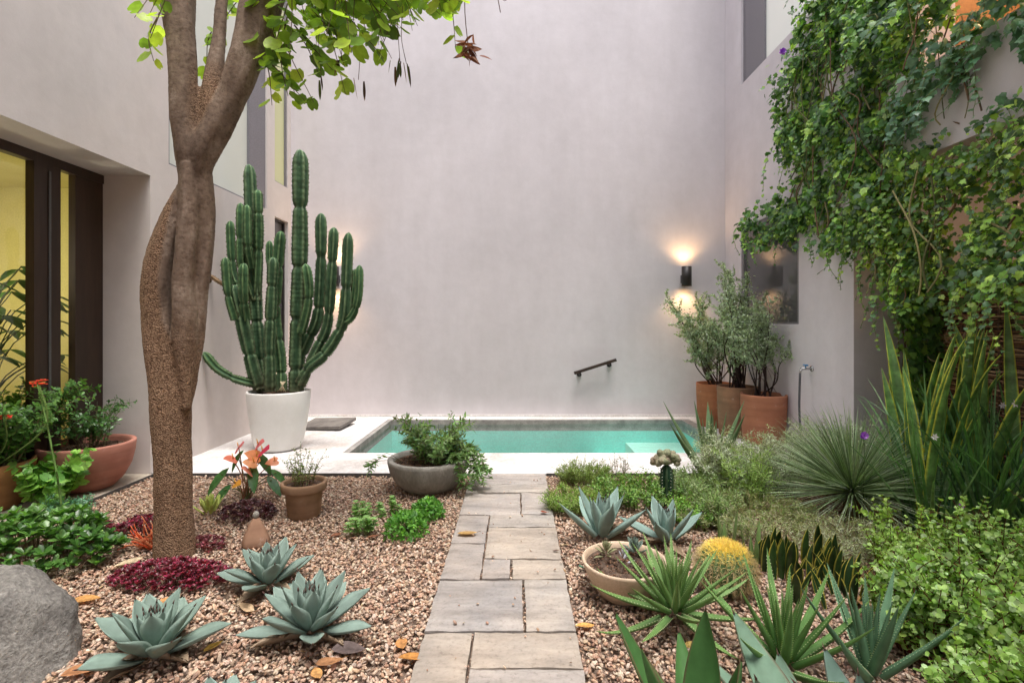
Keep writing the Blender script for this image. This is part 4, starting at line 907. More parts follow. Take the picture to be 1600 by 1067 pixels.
for (x, y, n, h, lab) in ((-1.02, 3.42, 14, .13, 'pale green stemmed succulent left of the bright green mound'), (-1.10, 3.72, 10, .13, 'sparser pale green succulent behind, toward the clay flowerpot'), (-.93, 3.80, 8, .11, 'small pale green succulent sprig in front of the concrete bowl')):
    e = empty('stemmed_succulent', (x, y, 0), 0, lab, 'succulent', GS); m = MB(); st = MB()
    for k in range(n):
        a = random.uniform(0, 6.28); rr = random.uniform(.01, .10); hh_ = h*random.uniform(.4, 1.1)*(1-.5*rr/.12); c = np.array([math.cos(a)*rr, math.sin(a)*rr, hh_]); tube(st, smooth_path([(c[0]*.4, c[1]*.4, 0), (c[0]*.8, c[1]*.8, hh_*.5), c], 6), .003, 5, (.18,.22,.08), cap=False)
        for lv in range(3):
            nn = 9; aa = np.arange(nn)*2.4+lv; ax = np.stack([np.cos(aa), np.sin(aa), np.full(nn, .35+.2*lv)], 1); inst(m, SPAT, np.tile(c-np.array([0, 0, .022*(2-lv)]), (nn, 1)), ax, np.tile((0, 0, 1.), (nn, 1)), .036-.004*lv, jcol([(.20,.36,.11),(.26,.42,.15)], nn, .2))
    m.build('leaves', M_leaf, e); st.build('stems', M_stem, e)
GR = 'burgundy ground cover clumps'
def burg(loc, rx, ry, h, n, lab, cols=((.11,.014,.03),(.19,.022,.05),(.30,.035,.08),(.07,.014,.022))):
    e = empty('burgundy_plant', loc, 0, lab, 'plant', GR); m = MB(); st = MB()
    nr = n
    for k in range(nr):
        a = random.uniform(0, 6.28); u = math.sqrt(random.random()); c = np.array([math.cos(a)*u*rx, math.sin(a)*u*ry, h*(1-u*u)**.5*random.uniform(.6, 1.05)+.008])
        nn = 9; aa = np.arange(nn)*2.4+random.uniform(0, 6); ax = np.stack([np.cos(aa), np.sin(aa), rng.uniform(.1, 1.1, nn)], 1); tl = rng.normal(size=3)*.3
        inst(m, SML, np.tile(c, (nn, 1)), ax+tl, np.tile((0, 0, 1.), (nn, 1))+tl, .024, jcol(list(cols), nn, .35)*(1.6 if random.random() < .1 else 1))
        if k % 3 == 0: tube(st, [(c[0]*.8, c[1]*.8, -.01), c], .0018, 4, (.12,.03,.03), cap=False)
    m.build('leaves', M_leaf_gloss, e); st.build('stems', M_stem, e)
burg((-1.88, 2.80, 0), .34, .15, .085, 420, 'largest deep burgundy mat in front of the tree trunk')
burg((-2.84, 3.42, 0), .13, .12, .08, 120, 'dark burgundy clump at the far left by the green bush')
burg((-2.48, 3.44, 0), .20, .16, .10, 220, 'burgundy clump behind the red spiky sprig left of the trunk')
burg((-1.95, 3.72, 0), .20, .17, .10, 230, 'dark purple clump behind the clay ornament', ((.05,.012,.022),(.09,.022,.035),(.12,.05,.06),(.05,.02,.025)))
burg((-1.98, 3.22, 0), .15, .10, .04, 90, 'small pinkish burgundy patch right of the trunk foot', ((.16,.03,.05),(.22,.06,.08),(.1,.02,.03)))
e = empty('firestick_plant', (-2.30, 3.22, 0), 0, 'bright orange red spiky sprig beside the tree trunk', 'plant'); m = MB()
for k in range(80):
    a = random.uniform(-2.8, .6); d = np.array([math.cos(a)*.5, math.sin(a)*.35, random.uniform(.2, 1.1)]); d = unit(d)*random.uniform(.10, .20); c = np.array([random.uniform(-.04, .06), random.uniform(-.03, .03), 0]); t_ = random.random()
    pp = smooth_path([c, c+d*.5+rng.normal(size=3)*.008, c+d+rng.normal(size=3)*.02], 6); tube(m, pp, np.linspace(.0048, .0026, 6), 6, np.array((.75,.10,.03))*(1-t_)+np.array((.60,.30,.15))*t_)
m.build('stems', M_succ, e)

# green bush bottom-left
e = empty('green_bush', (-2.88, 3.02, 0), 0, 'dense glossy green leafy bush behind the boulder', 'bush'); m = MB(); st = MB()
for k in range(230):
    a = random.uniform(0, 6.28); u = math.sqrt(random.random()); c = np.array([math.cos(a)*u*.50, math.sin(a)*u*.30, .26*(1-u*u)**.5*random.uniform(.45, 1.1)+.02])
    nn = 11; aa = np.arange(nn)*2.4+random.uniform(0, 6); tl = rng.normal(size=3)*.25+np.array([c[0], c[1], 0])*.9
    ax = np.stack([np.cos(aa), np.sin(aa), np.linspace(.1, 1.4, nn)], 1)+tl; inst(m, SPAT, np.tile(c, (nn, 1)), ax, np.tile((0, 0, 1.), (nn, 1))+tl, .062*rng.uniform(.7, 1.1, nn), jcol([(.055,.14,.028),(.085,.19,.04),(.12,.25,.06),(.04,.10,.022)], nn, .25))
    if k % 2 == 0: tube(st, [(c[0]*.75, c[1]*.75, -.01), c], .003, 5, (.13,.10,.05), cap=False)
m.build('leaves', M_leaf_gloss, e); st.build('stems', M_stem, e)

# plants in pots, left
GL = [(.07,.17,.035),(.10,.22,.05),(.15,.30,.07),(.05,.12,.03)]
e = stems_plant('crown_of_thorns', OP+Vector((.05, 0, .31)), 'leafy plant with red flowers in the ochre pot at the left edge', 'plant', 60, .32, .66, .75, SPAT, .062, GL, (.16,.15,.08), .022, 3, .006, M_leaf, None, .15, .5, sub=2)
def flower(parent, c, col, n=9, s=.03):
    m = MB()
    for q in range(n):
        d = rng.normal(size=3)*np.array([.022, .022, .012]); inst(m, RND, np.tile(np.array(c)+d, (4, 1)), np.stack([np.cos(np.arange(4)*1.57), np.sin(np.arange(4)*1.57), np.full(4, .25)], 1)+rng.normal(size=3)*.3, np.tile((0, 0, 1.), (4, 1)), s*.6, jcol([col], 4, .2))
    return m.build('flower', M_petal, parent)
pf = np.array(P(60, 597, 3.7))-np.array(e.location); flower(e, pf, (.75,.06,.03)); m = MB(); tube(m, smooth_path([(.08, -.1, 0), (pf[0]+.03, pf[1]+.02, pf[2]*.5), pf], 10), .006, 6, (.14,.22,.06)); m.build('stems', M_stem, e)
pf2 = np.array(P(62, 604, 3.75))-np.array(e.location); 
pf3 = np.array(P(8, 652, 3.6))-np.array(e.location); flower(e, pf3, (.7,.02,.02), 8, .035); m = MB(); tube(m, smooth_path([(.0, -.05, 0), (pf3[0]*.8, pf3[1]*.7, pf3[2]*.5), pf3], 8), .005, 6, (.14,.22,.06)); m.build('stems', M_stem, e)
stems_plant('bowl_shrub', RB+Vector((.02, .0, .33)), 'thin stemmed dark leaved shrub growing in the big terracotta bowl', 'plant', 22, .25, .44, .60, SPAT, .055, [(.05,.13,.035),(.08,.18,.05)], (.13,.11,.06), .028, 2, .004, M_leaf_gloss, None, .2, .5, sub=2)
stems_plant('broad_leaf_plant', (-3.50, 3.86, .02), 'light green broad leaved plant between the two left pots', 'plant', 24, .14, .44, .45, BAU, .085, [(.16,.33,.06),(.22,.40,.08),(.10,.24,.05)], (.14,.18,.07), .05, 2, .005, M_leaf, None, .4, .4, sub=1)
stems_plant('jade_rosette_plant', (-3.22, 3.72, .0), 'low blue green leaved succulent in front of the terracotta bowl', 'succulent', 26, .16, .17, .8, SPAT, .045, [(.09,.22,.13),(.13,.28,.17)], (.13,.15,.09), .018, 3, .004, M_leaf_gloss, None, .2, .5, sub=1)
e = empty('tall_flower_stem', (-3.02, 3.42, 0), 0, 'single tall stem with orange red flower cluster at left', 'flower'); m = MB(); lf = MB()
pt = np.array(P(58, 598, 3.42))-np.array([-3.02, 3.42, 0]); pth = smooth_path([(0,0,0), (-.03,0,.3), (pt[0]*.6, 0, pt[2]*.7), pt], 24); tube(m, pth, np.linspace(.008, .004, 24), 8, (.15,.26,.07)); m.build('stems', M_stem, e)
for i in range(3, 24):
    nn = 3; aa = rng.uniform(0, 6.28, nn); inst(lf, SPAT, np.tile(pth[i], (nn, 1)), np.stack([np.cos(aa), np.sin(aa), rng.uniform(.1, .6, nn)], 1), np.tile((0, 0, 1.), (nn, 1)), .05, jcol(GL, nn, .2))
lf.build('leaves', M_leaf, e); flower(e, pt, (.75,.09,.04), 12, .035)

stems_plant('pot_herb', CP+Vector((0, 0, .215)), 'thin twiggy herb in the small clay flowerpot', 'plant', 26, .13, .34, .45, SML, .020, [(.16,.24,.06),(.22,.30,.09),(.12,.18,.05)], (.15,.11,.05), .021, 2, .0018, None, None, .12, .5, sub=2, hj=.5)
e = stems_plant('bowl_bush', CB+Vector((.06, 0, .22)), 'bushy green plant spilling out of the concrete bowl', 'plant', 62, .27, .44, .75, LANCE, .068, [(.08,.17,.045),(.13,.24,.06),(.17,.27,.09),(.10,.14,.05)], (.14,.11,.06), .026, 2, .003, M_leaf, None, .1, .5, sub=2, droop=.5, hj=.5)
# trailing side
st = MB(); lf = MB()
for k in range(22):
    a = random.uniform(-.9, .5); r0 = .28; b_ = np.array([math.cos(a)*r0-.06, math.sin(a)*r0, .04]); out = random.uniform(.06, .22); pp = smooth_path([b_, b_+np.array([out*.6, -.03, .09]), b_+np.array([out, -.05, -.06]), b_+np.array([out+.03, -.07, -.06-random.uniform(.0, .14)])], 14)
    tube(st, pp, .0018, 4, (.13,.12,.06), cap=False)
    for i in range(1, 14):
        aa = rng.uniform(0, 6.28, 3); inst(lf, LANCE, np.tile(pp[i], (3, 1)), np.stack([np.cos(aa), np.sin(aa), rng.uniform(-.6, .5, 3)], 1), rdir(3, 1.2), .05, jcol([(.10,.20,.06),(.16,.26,.09)], 3, .25))
st.build('trailing_stems', M_stem, e); st = MB()
for k in range(3):
    pp = smooth_path([(-.28, -.05, .02), (-.40, -.08, .10-.03*k), (-.50-.02*k, -.10, .02), (-.53, -.10, -.04*k)], 10); tube(st, pp, .0018, 4, (.13,.12,.06), cap=False)
    for i in range(4, 10): aa = rng.uniform(0, 6.28, 2); inst(lf, LANCE, np.tile(pp[i], (2, 1)), np.stack([np.cos(aa), np.sin(aa), rng.uniform(-.6, .5, 2)], 1), rdir(2, 1.2), .055, jcol([(.12,.24,.06)], 2, .2))
st.build('trailing_stems', M_stem, e); lf.build('trailing_leaves', M_leaf, e)

# anthurium
AN = Vector((-2.17, 4.12, 0)); e = empty('anthurium', AN, 0, 'anthurium with coral pink waxy blooms behind the purple clump', 'flower'); st = MB(); lf = MB()
HRT = T_fan([(0,.08),(-.2,-.06),(-.42,.05),(-.48,.3),(-.38,.6),(-.2,.85),(0,1.05),(.2,.85),(.38,.6),(.48,.3),(.42,.05),(.2,-.06)], cup=-.25, cy=.35)
LNG = T_oval(.36, .14, -.2)
for (px, py, dy, sz, kind, c) in [(345,740,-.1,.24,'l',(.05,.14,.04)),(350,765,-.15,.22,'l',(.04,.12,.035)),(395,735,-.1,.24,'l',(.06,.15,.05)),(425,750,-.05,.20,'l',(.05,.13,.05)),(410,715,.05,.22,'l',(.05,.12,.04)),(432,738,.1,.2,'l',(.06,.16,.05)),(372,712,.05,.2,'l',(.05,.12,.04)),
        (373,698,.0,.115,'s',(.85,.16,.16)),(363,716,-.05,.10,'s',(.85,.25,.16)),(400,712,-.05,.12,'s',(.85,.34,.14)),(411,703,-.1,.12,'s',(.80,.04,.12)),(404,693,.0,.10,'s',(.85,.20,.20)),(389,735,-.12,.11,'s',(.85,.30,.20)),(369,755,-.18,.08,'s',(.80,.38,.05)),(428,720,0,.09,'s',(.8,.3,.14)),(395,722,-.1,.10,'s',(.85,.38,.16))]:
    c3 = np.array(P(px, py, 4.12+dy))-np.array(AN); base = np.array([random.uniform(-.03, .03), random.uniform(-.03, .03), 0]); pp = smooth_path([base, base*.3+c3*.5+np.array([0, 0, .04]), c3], 8); tube(st, pp, .004, 6, (.13,.16,.06) if kind == 'l' else (.30,.14,.08), cap=False)
    if kind == 'l': d = c3-base; d[2] = -.12; d = unit(d+np.array([0, -.08, 0])); inst(lf, LNG, [c3-d*sz*.3], [d+np.array([0, 0, -.25])], [(0, -.4, 1)], sz, c)
    else:
        fm = MB(); ax = unit(np.array([random.uniform(-.8, .8), -.5, random.uniform(-.2, .5)])); inst(fm, HRT, [c3-ax*sz*.35], [ax], [(0, -.75, .8)], sz*1.05, c); fo = fm.build('flower', M_petal, e)
        sm = MB(); tube(sm, [c3-ax*sz*.1, c3-ax*sz*.1+np.array([0, -.02, .045])], [.005, .003], 6, (.85,.6,.15)); sm.build('spadix', M_petal, fo)
for k in range(30):
    a = random.uniform(0, 6.28); tube(st, [(0, 0, 0), (math.cos(a)*.09, math.sin(a)*.07, random.uniform(.03, .14))], [.003, .001], 4, (.25,.2,.12), cap=False)
st.build('stems', M_stem, e); lf.build('leaves', M_leaf_gloss, e)

# shrubs in three terracotta pots
OG = [(.30,.37,.27),(.38,.45,.34),(.23,.30,.19),(.46,.52,.43)]
def twig_shrub(name, loc, label, n, tips, lsize, leafstart, stemcol, nsub=7, dens=.016):
    e = empty(name, loc, 0, label, 'shrub', 'grey leaved shrubs in the corner pots'); st = MB(); lf = MB(); L0 = np.array(loc)
    PPs = []; AX = []
    for i in range(n):
        tp_ = (np.array(tips[i % len(tips)])-L0)*np.array([.95, 1, .91])+rng.normal(size=3)*np.array([.10, .10, .08]); b_ = np.array([rng.normal()*.05, rng.normal()*.05, 0.])
        k1 = b_+(tp_-b_)*.35+rng.normal(size=3)*.06+np.array([0, 0, .02]); k2 = b_+(tp_-b_)*.7+rng.normal(size=3)*.06; pp = smooth_path([b_, k1, k2, tp_], 20); tube(st, pp, np.linspace(.010, .002, 20), 6, np.array(stemcol)*random.uniform(.7, 1.3), cap=False)
        for q in range(nsub):
            j = random.randint(5, 19); d = unit(rng.normal(size=3)*.7+unit(tp_-b_)*.9+np.array([0, 0, .2]))*random.uniform(.10, .26); s_ = smooth_path([pp[j], pp[j]+d*.5+rng.normal(size=3)*.02, pp[j]+d], 10); tube(st, s_, np.linspace(.003, .001, 10), 4, np.array(stemcol), cap=False)
            if pp[j][2]+d[2] > leafstart:
                kk = int(np.linalg.norm(d)/dens*5)
                t = rng.random(kk)*9; ii = t.astype(int); pos = s_[ii]+(s_[np.minimum(ii+1, 9)]-s_[ii])*(t-ii)[:, None]; PPs.append(pos); AX.append(unit(d)*.5+rng.normal(size=(kk, 3))*.7)
        jj = rng.integers(10, 20, 200); pos = pp[jj]+rng.normal(size=(200, 3))*.045; pos = pos[pos[:, 2] > leafstart]; PPs.append(pos); AX.append(rng.normal(size=(len(pos), 3)))
    PPs = np.concatenate(PPs); AX = np.concatenate(AX); inst(lf, OVL if False else T_small(.5, .1), PPs, AX, rdir(len(PPs), .8), lsize*(.6+.6*rng.random(len(PPs))), jcol(OG, len(PPs), .3))
    st.build('stems', M_stem, e); lf.build('leaves', M_leaf, e); return e
t1 = [P(1060,470,6.95),P(1085,480,6.9),(1.9+.5,6.9,1.5),P(1095,520,6.9),P(1110,500,7.0),P(1130,480,7.0),P(1120,540,6.9),P(1050,462,6.95),P(1100,450,7.1),P(1075,510,6.8),P(1140,530,7.0)]
twig_shrub('grey_shrub', T1+Vector((0, 0, .52)), 'dense grey green shrub in the rearmost terracotta pot', 16, [tuple(x) for x in t1], .036, .02, (.09,.06,.045), 12)
t2 = [P(1130,440,6.4),P(1110,460,6.4),P(1150,430,6.4),P(1165,450,6.45),P(1140,480,6.3),P(1170,490,6.5),P(1185,470,6.4),P(1148,415,6.5),P(1160,520,6.4)]
twig_shrub('grey_shrub', T2+Vector((0, 0, .55)), 'tallest grey shrub on bare dark stems in the middle pot', 17, [tuple(x) for x in t2], .034, .40, (.035,.02,.018), 12)
t3 = [P(1165,470,6.0),P(1185,480,6.0),P(1200,490,6.05),P(1180,520,6.0),P(1205,520,6.0),P(1150,500,5.95),P(1195,460,6.1)]
twig_shrub('grey_shrub', T3+Vector((-.05, 0, .50)), 'grey shrub with crossing bare stems in the front pot', 12, [tuple(x) for x in t3], .034, .45, (.035,.02,.018), 10)

# ------------------------------------------------------------------ boulder, clay ornament
bm = bmesh.new(); bmesh.ops.create_icosphere(bm, subdivisions=5, radius=1)
for v in bm.verts:
    c = v.co.copy(); n = mnoise.fractal(c*1.3+Vector((3, 1, 7)), 1, 2, 5)*.16+mnoise.fractal(c*6, 1, 2, 4)*.025
    c *= 1+n
    for pl_, dd in ((Vector((.9, -.3, .35)).normalized(), .80), (Vector((-.1, -.2, 1)).normalized(), .82), (Vector((.45, -.9, .1)).normalized(), .85), (Vector((.5, .2, .85)).normalized(), .88)):
        s = c.dot(pl_)-dd
        if s > 0: c -= pl_*s*.85
    v.co = Vector((c.x*.29, c.y*.27, c.z*.38))
me = bpy.data.meshes.new('boulder'); bm.to_mesh(me); bm.free(); me.polygons.foreach_set('use_smooth', [True]*len(me.polygons))
bo = bpy.data.objects.new('boulder', me); COL.objects.link(bo); bo.location = (-2.13, 2.08, .02)
me.materials.append(mat_noise('boulder_rock', (.15,.14,.13), (.30,.285,.26), 5, 60, .9, .8, .014, lo=.35, hi=.65, fineamt=.8)); tag(bo, 'big rounded grey boulder at the lower left edge', 'rock')
e = empty('clay_ornament', (-1.66, 3.27, 0), .5, 'small pointed brown clay ornament before the purple clump', 'ornament')
m = MB(); V = []; lv = [(0,.075),(.02,.082),(.06,.07),(.11,.048),(.15,.028),(.165,.018)]
for z, r_ in lv:
    for k in range(24):
        a = k/24*6.283; sq = 1/max(abs(math.cos(a)), abs(math.sin(a)))**.55; V.append((math.cos(a)*r_*sq, math.sin(a)*r_*sq, z))
Q = [(i*24+j, i*24+(j+1) % 24, (i+1)*24+(j+1) % 24, (i+1)*24+j) for i in range(5) for j in range(24)]; m.add(V, quads=Q); m.add([V[-24:][k] for k in range(24)]+[(0, 0, .168)], tris=[(k, (k+1) % 24, 24) for k in range(24)])
m.build('body', terracotta('ornament_clay', (.25,.14,.09), (.36,.22,.15)), e)
m = MB(); m.add(ICO2[0]*np.array([.020, .020, .026])+np.array([0, 0, .185]), tris=ICO2[1]); m.build('knob', bpy.data.materials['bowl_concrete'], e)

# ------------------------------------------------------------------ fallen leaves
def dry(loc, sz, rz, label, col=(.48,.24,.075), group=None, tilt=(.1, .1)):
    m = MB(); n_ = 9; V = []; C = []
    b1 = random.uniform(.1, .35); b2 = random.uniform(-.3, .3)
    for i in range(n_+1):
        t = i/n_; wv = .27*math.sin(math.pi*t**.9)**.75 if 0 < t < 1 else .01
        for u in (-1, -.5, 0, .5, 1): V.append(((t-.5), u*wv+.04*math.sin(t*5), b1*(t-.5)**2+.25*wv*u*u+b2*(t-.5)*u*wv*2)); C.append(np.array(col)*(1 if u else .7)*random.uniform(.8, 1.2))
    Q = [(i*5+j, i*5+j+1, (i+1)*5+j+1, (i+1)*5+j) for i in range(n_) for j in range(4)]
    sz *= 1.2; m.add(np.array(V)*sz, quads=Q, col=np.array(C)); tube(m, np.array([(.5, .0, .06), (.6, .02, .08), (.68, .05, .06)])*sz, .0018, 5, (.2,.1,.04))
    o = m.build('dry_leaf', M_dry); o.location = loc; o.rotation_euler = (random.uniform(-.15, .15), random.uniform(-.15, .15), rz); return tag(o, label, 'leaf', group)
GF = 'dry fallen leaves'
for (px, py, z, sz, rz, lab, c) in [
 (730,834,.03,.11,.2,'curled tan dry leaf lying on a path stone', (.42,.26,.10)),
 (645,1028,.012,.10,.35,'orange brown dry leaf at the path edge, bottom', (.48,.22,.06)),
 (628,1005,.012,.08,1.9,'upright narrow orange dry leaf behind the one at the path edge', (.45,.22,.08)),
 (914,978,.012,.075,.2,'rounded orange dry leaf on the gravel right of the path', (.60,.33,.10)),
 (134,937,.012,.11,.3,'orange dry leaf on the gravel beside the boulder top', (.52,.27,.09)),
 (333,1010,.012,.065,1.0,'yellow dry leaf between the two nearest agaves', (.60,.40,.09)),
 (128,1048,.012,.11,.7,'large brown dry leaf tucked beside the boulder foot', (.36,.17,.08)),
 (200,880,.012,.12,.9,'pale straw dry leaf below the red spiky sprig', (.52,.42,.28)),
 (385,950,.012,.085,-.4,'pale buff dry leaf behind the largest agave', (.52,.38,.24)),
 (515,1035,.012,.09,.5,'brown dry leaf under the right side of the largest agave', (.34,.17,.08)),
 (545,1015,.015,.12,.1,'dark grey curled dry leaf beside the largest agave', (.12,.09,.085)),
 (207,972,.012,.07,.1,'small brown dry leaf above the broad leaved agave', (.45,.24,.10)),
 (262,940,.012,.075,.2,'small orange dry leaf below the burgundy mat', (.45,.22,.08)),
 (525,836,.012,.06,.6,'small rust red dry leaf left of the pale succulent', (.22,.09,.05)),
 (583,838,.012,.06,.3,'small rust red dry leaf between pale succulent and green mound', (.22,.09,.05)),
 (850,800,.03,.045,.1,'tiny red brown leaf on the right side of the path', (.25,.06,.03)),
 (868,860,.03,.03,.1,'tiny dark leaf on the path edge beside the cream bowl', (.10,.05,.04)),
 (495,1052,.012,.07,2.2,'small tan dry leaf in front of the largest agave', (.50,.27,.10)),
 (1085,1010,.05,.08,.4,'yellow tan dry leaf under the bushy toothed aloe', (.50,.36,.12)),
 (1350,940,.03,.09,1.2,'brown dry leaf beside the low snake plants', (.40,.22,.10))]:
    dry(G(px, py, z), sz, rz, lab, c, GF)
# litter bits
m = MB()
n_ = 2400; pos = np.stack([rng.uniform(-3.2, 3.2, n_), rng.uniform(1.5, 4.7, n_), rng.uniform(.006, .016, n_)], 1); pos = pos[notpath(pos)]
inst(m, SLIM, pos, rng.normal(size=(len(pos), 3))*np.array([1, 1, .15]), rdir(len(pos), 2), .012+.03*rng.random(len(pos))**2, jcol([(.32,.2,.1),(.22,.12,.07),(.4,.3,.17),(.12,.08,.05)], len(pos), .3))
tag(m.build('leaf_litter', M_dry), kind='stuff', label='scattered tiny bits of dry leaf litter on the gravel', cat='leaf litter')

# ------------------------------------------------------------------ twig screen and vines
e = empty('twig_screen', (3.82, 3.5, 0), 0, 'woven brown twig screen in the recess behind the snake plants', 'fence')
m = MB()
for k in range(95):
    z = .02+k*.0195; pp = [(rng.normal()*.006+.012*math.sin(y*9+k*math.pi), y, z+rng.normal()*.004) for y in np.linspace(-1.6, 1.27, 22)]; tube(m, pp, random.uniform(.006, .0095), 6, jcol([(.20,.095,.05),(.30,.16,.085),(.13,.07,.04),(.40,.26,.15)], 1, .3)[0])
m.build('twigs', M_stem, e); m = MB()
for k in range(9): tube(m, [(0, -1.5+k*.34, 0), (0, -1.5+k*.34, 1.9)], .014, 8, (.10,.06,.04))
m.build('posts', M_stem, e)
m = MB()
box(m, .05, .07, -1.6, 1.27, 0, 1.88); m.build('backing', M_wood, e, smooth=False)

def ivy(name, label, polys, X, out, n, lsize, cols, group=None, gaps=None, face=(-.75, -.40, .85), clump=3.0, thr=-.12, strands=40, Xf=None):
    """leaves hang over the plane x=X; polys are outlines in (Y, z)."""
    e = empty(name, (X, 4, 3), 0, label, 'vine', group); lf = MB(); st = MB(); E0 = np.array([X, 4, 3.])
    def inside(y, z, pg):
        c = np.zeros(len(y), bool); k = len(pg)
        for i in range(k):
            (y1, z1), (y2, z2) = pg[i], pg[(i+1) % k]; cr = ((z1 > z) != (z2 > z)); xx = (y2-y1)*(z-z1)/(z2-z1+1e-12)+y1; c ^= cr & (y < xx)
        return c
    pos = []
    for pg in polys:
        a = np.array(pg); y0, z0 = a.min(0); y1, z1 = a.max(0); area = 0
        for i in range(len(pg)): area += pg[i][0]*pg[(i+1) % len(pg)][1]-pg[(i+1) % len(pg)][0]*pg[i][1]
        k = int(n*abs(area)/2*((y1-y0)*(z1-z0))/max(abs(area)/2, 1e-3)); y = rng.uniform(y0, y1, k); z = rng.uniform(z0, z1, k)
        keep = inside(y+rng.normal(size=k)*.08, z+rng.normal(size=k)*.09, pg)
        if gaps:
            for gp in gaps: keep &= ~inside(y, z, gp)
        y, z = y[keep], z[keep]
        nzv = np.array([mnoise.noise((yy*clump, zz*clump*.8, 5.)) for yy, zz in zip(y, z)]); kp = nzv+rng.uniform(-.25, .25, len(y)) > thr; y, z, nzv = y[kp], z[kp], nzv[kp]
        d = out*(np.clip(nzv+.35, 0, 1)**.8)*(.25+.75*rng.random(len(y)))
        pos.append(np.stack([-d-.01, y-4, z-3], 1))
    pos = np.concatenate(pos); k = len(pos)
    f = np.array(face)[None]+rng.normal(size=(k, 3))*.55; ax = np.stack([rng.normal(size=k)*.45-.25, rng.normal(size=k)*.55, -1+rng.normal(size=k)*.35], 1)
    inst(lf, IVY, pos, ax, f, lsize*(.45+.95*rng.random(k)**1.5), jcol(cols, k, .3)*(1+.55*(rng.random((k, 1)) < .08)))
    extra = []
    for i in range(strands*2):                      # loose shoots hanging clear of the mass
        c = pos[rng.integers(0, k)].copy(); c[0] -= random.uniform(.02, .12); L = random.uniform(.25, .6); n0 = int(L/.035); dr = rng.normal(size=2)*.12
        q = c+np.stack([np.sin(np.linspace(0, 3, n0))*dr[0]*.6, np.linspace(0, 1, n0)*dr[1], -np.linspace(0, L, n0)], 1); q = q+rng.normal(size=q.shape)*.004
        tube(st, q, .0025, 4, (.16,.20,.07), cap=False); sd = np.where(np.arange(n0) % 2, 1, -1)[:, None]
        inst(lf, IVY, q, np.stack([-.4*np.ones(n0), sd[:, 0]*.8, -.6*np.ones(n0)], 1)+rng.normal(size=(n0, 3))*.3, np.array(face)[None]+rng.normal(size=(n0, 3))*.4, lsize*np.linspace(1.1, .5, n0), jcol(cols, n0, .3)*1.15)
    for i in range(strands):
        c = pos[rng.integers(0, k)].copy(); c[0] = -.02-random.random()*out*.6; L = random.uniform(.5, 1.8); pp = smooth_path([c, c+np.array([rng.normal()*.03, rng.normal()*.1, -L*.33]), c+np.array([rng.normal()*.03, rng.normal()*.15, -L*.66]), c+np.array([0, rng.normal()*.15, -L])], 14)
        ok = np.array([any(inside(np.array([q[1]+4]), np.array([q[2]+3]), pg)[0] for pg in polys) for q in pp]); ke = 14 if ok.all() else int(np.argmin(ok))
        if ke < 4: continue
        pp = pp[:ke]
        tube(st, pp, random.uniform(.003, .008), 5, jcol([(.16,.10,.06),(.12,.13,.05),(.22,.2,.09)], 1, .3)[0], cap=False)
    lf.build('leaves', M_leaf_gloss, e); st.build('stems', M_stem, e); return e
def YZ(px, py, X): Y = F*X/(px-CX); return (Y, H-(py-CY)/F*Y)
IC = [(.09,.20,.05),(.14,.29,.06),(.22,.39,.07),(.11,.22,.09),(.32,.48,.10),(.04,.10,.03),(.06,.13,.05)]
XV = XR-.05
main = [YZ(x, y, XV) for x, y in [(1272,-60),(1258,60),(1243,110),(1218,172),(1232,215),(1246,260),(1236,300),(1246,345),(1300,378),(1345,395),(1400,330),(1392,280),(1402,200),(1440,120),(1500,60),(1500,-60)]]
sprig = [YZ(x, y, XV) for x, y in [(1160,368),(1185,345),(1225,318),(1236,285),(1262,300),(1262,352),(1215,372),(1196,392),(1190,365)]]
ivy('wall_vine', 'dense green ivy curtain hanging down the right wall past its corner', [main, sprig], XR, .32, 2300, .062, IC, clump=2.8, thr=-.22)
lower = [YZ(x, y, XV) for x, y in [(1335,345),(1405,235),(1450,232),(1500,240),(1600,185),(1750,150),(1750,480),(1600,440),(1545,455),(1500,440),(1470,470),(1440,480),(1400,470),(1370,420)]]
ivy('recess_vine', 'light green vine spilling over the ledge above the twig screen', [lower], XR, .28, 2500, .050, [(.15,.28,.05),(.22,.37,.06),(.09,.19,.05),(.32,.46,.08),(.08,.17,.07),(.05,.10,.03)], clump=2.6, thr=-.28)
gapw = [YZ(x, y, XV) for x, y in [(1470,120),(1500,60),(1560,40),(1530,150)]]
up_ = [YZ(x, y, XV) for x, y in [(1460,80),(1430,-60),(1700,-200),(1750,60),(1640,110),(1560,175),(1500,190),(1430,240),(1415,200)]]
ivy('balcony_vine', 'sparse bluish leaved vine trailing over the upper ledge at top right', [up_], XR, .22, 800, .070, [(.07,.16,.09),(.11,.22,.13),(.07,.15,.06),(.15,.27,.16)], clump=3.2, thr=-.04, strands=14)
# narrow strip down the return wall
e = empty('corner_vine', (3.6, 4.74, 1.3), 0, 'narrow dark ivy column climbing beside the twig screen', 'vine'); lf = MB(); st = MB(); k = 2100
x = rng.uniform(-.20, .30, k); z = rng.uniform(-1.2, 1.0, k); x = x-.03*np.maximum(0, -z); kp = (x > -.10+.10*np.clip(.2-z, 0, 1)*1.0+rng.normal(size=k)*.03); x, z = x[kp], z[kp]; k = len(x)
pos = np.stack([x, -.03-.16*rng.random(k), z], 1); inst(lf, IVY, pos, np.stack([rng.normal(size=k)*.5, rng.normal(size=k)*.3-.3, np.full(k, -1.)], 1), np.array([0, -1, .3])[None]+rng.normal(size=(k, 3))*.5, .07*(.6+.6*rng.random(k)), jcol([(.09,.22,.06),(.15,.31,.07),(.07,.16,.05),(.22,.36,.08)], k, .3))
for i in range(10): xx = random.uniform(-.05, .2); tube(st, smooth_path([(xx, -.02, -1.25), (xx+rng.normal()*.05, -.04, -.4), (xx+rng.normal()*.08, -.03, .3), (xx, -.04, 1.1)], 16), .006, 5, (.14,.09,.06), cap=False)
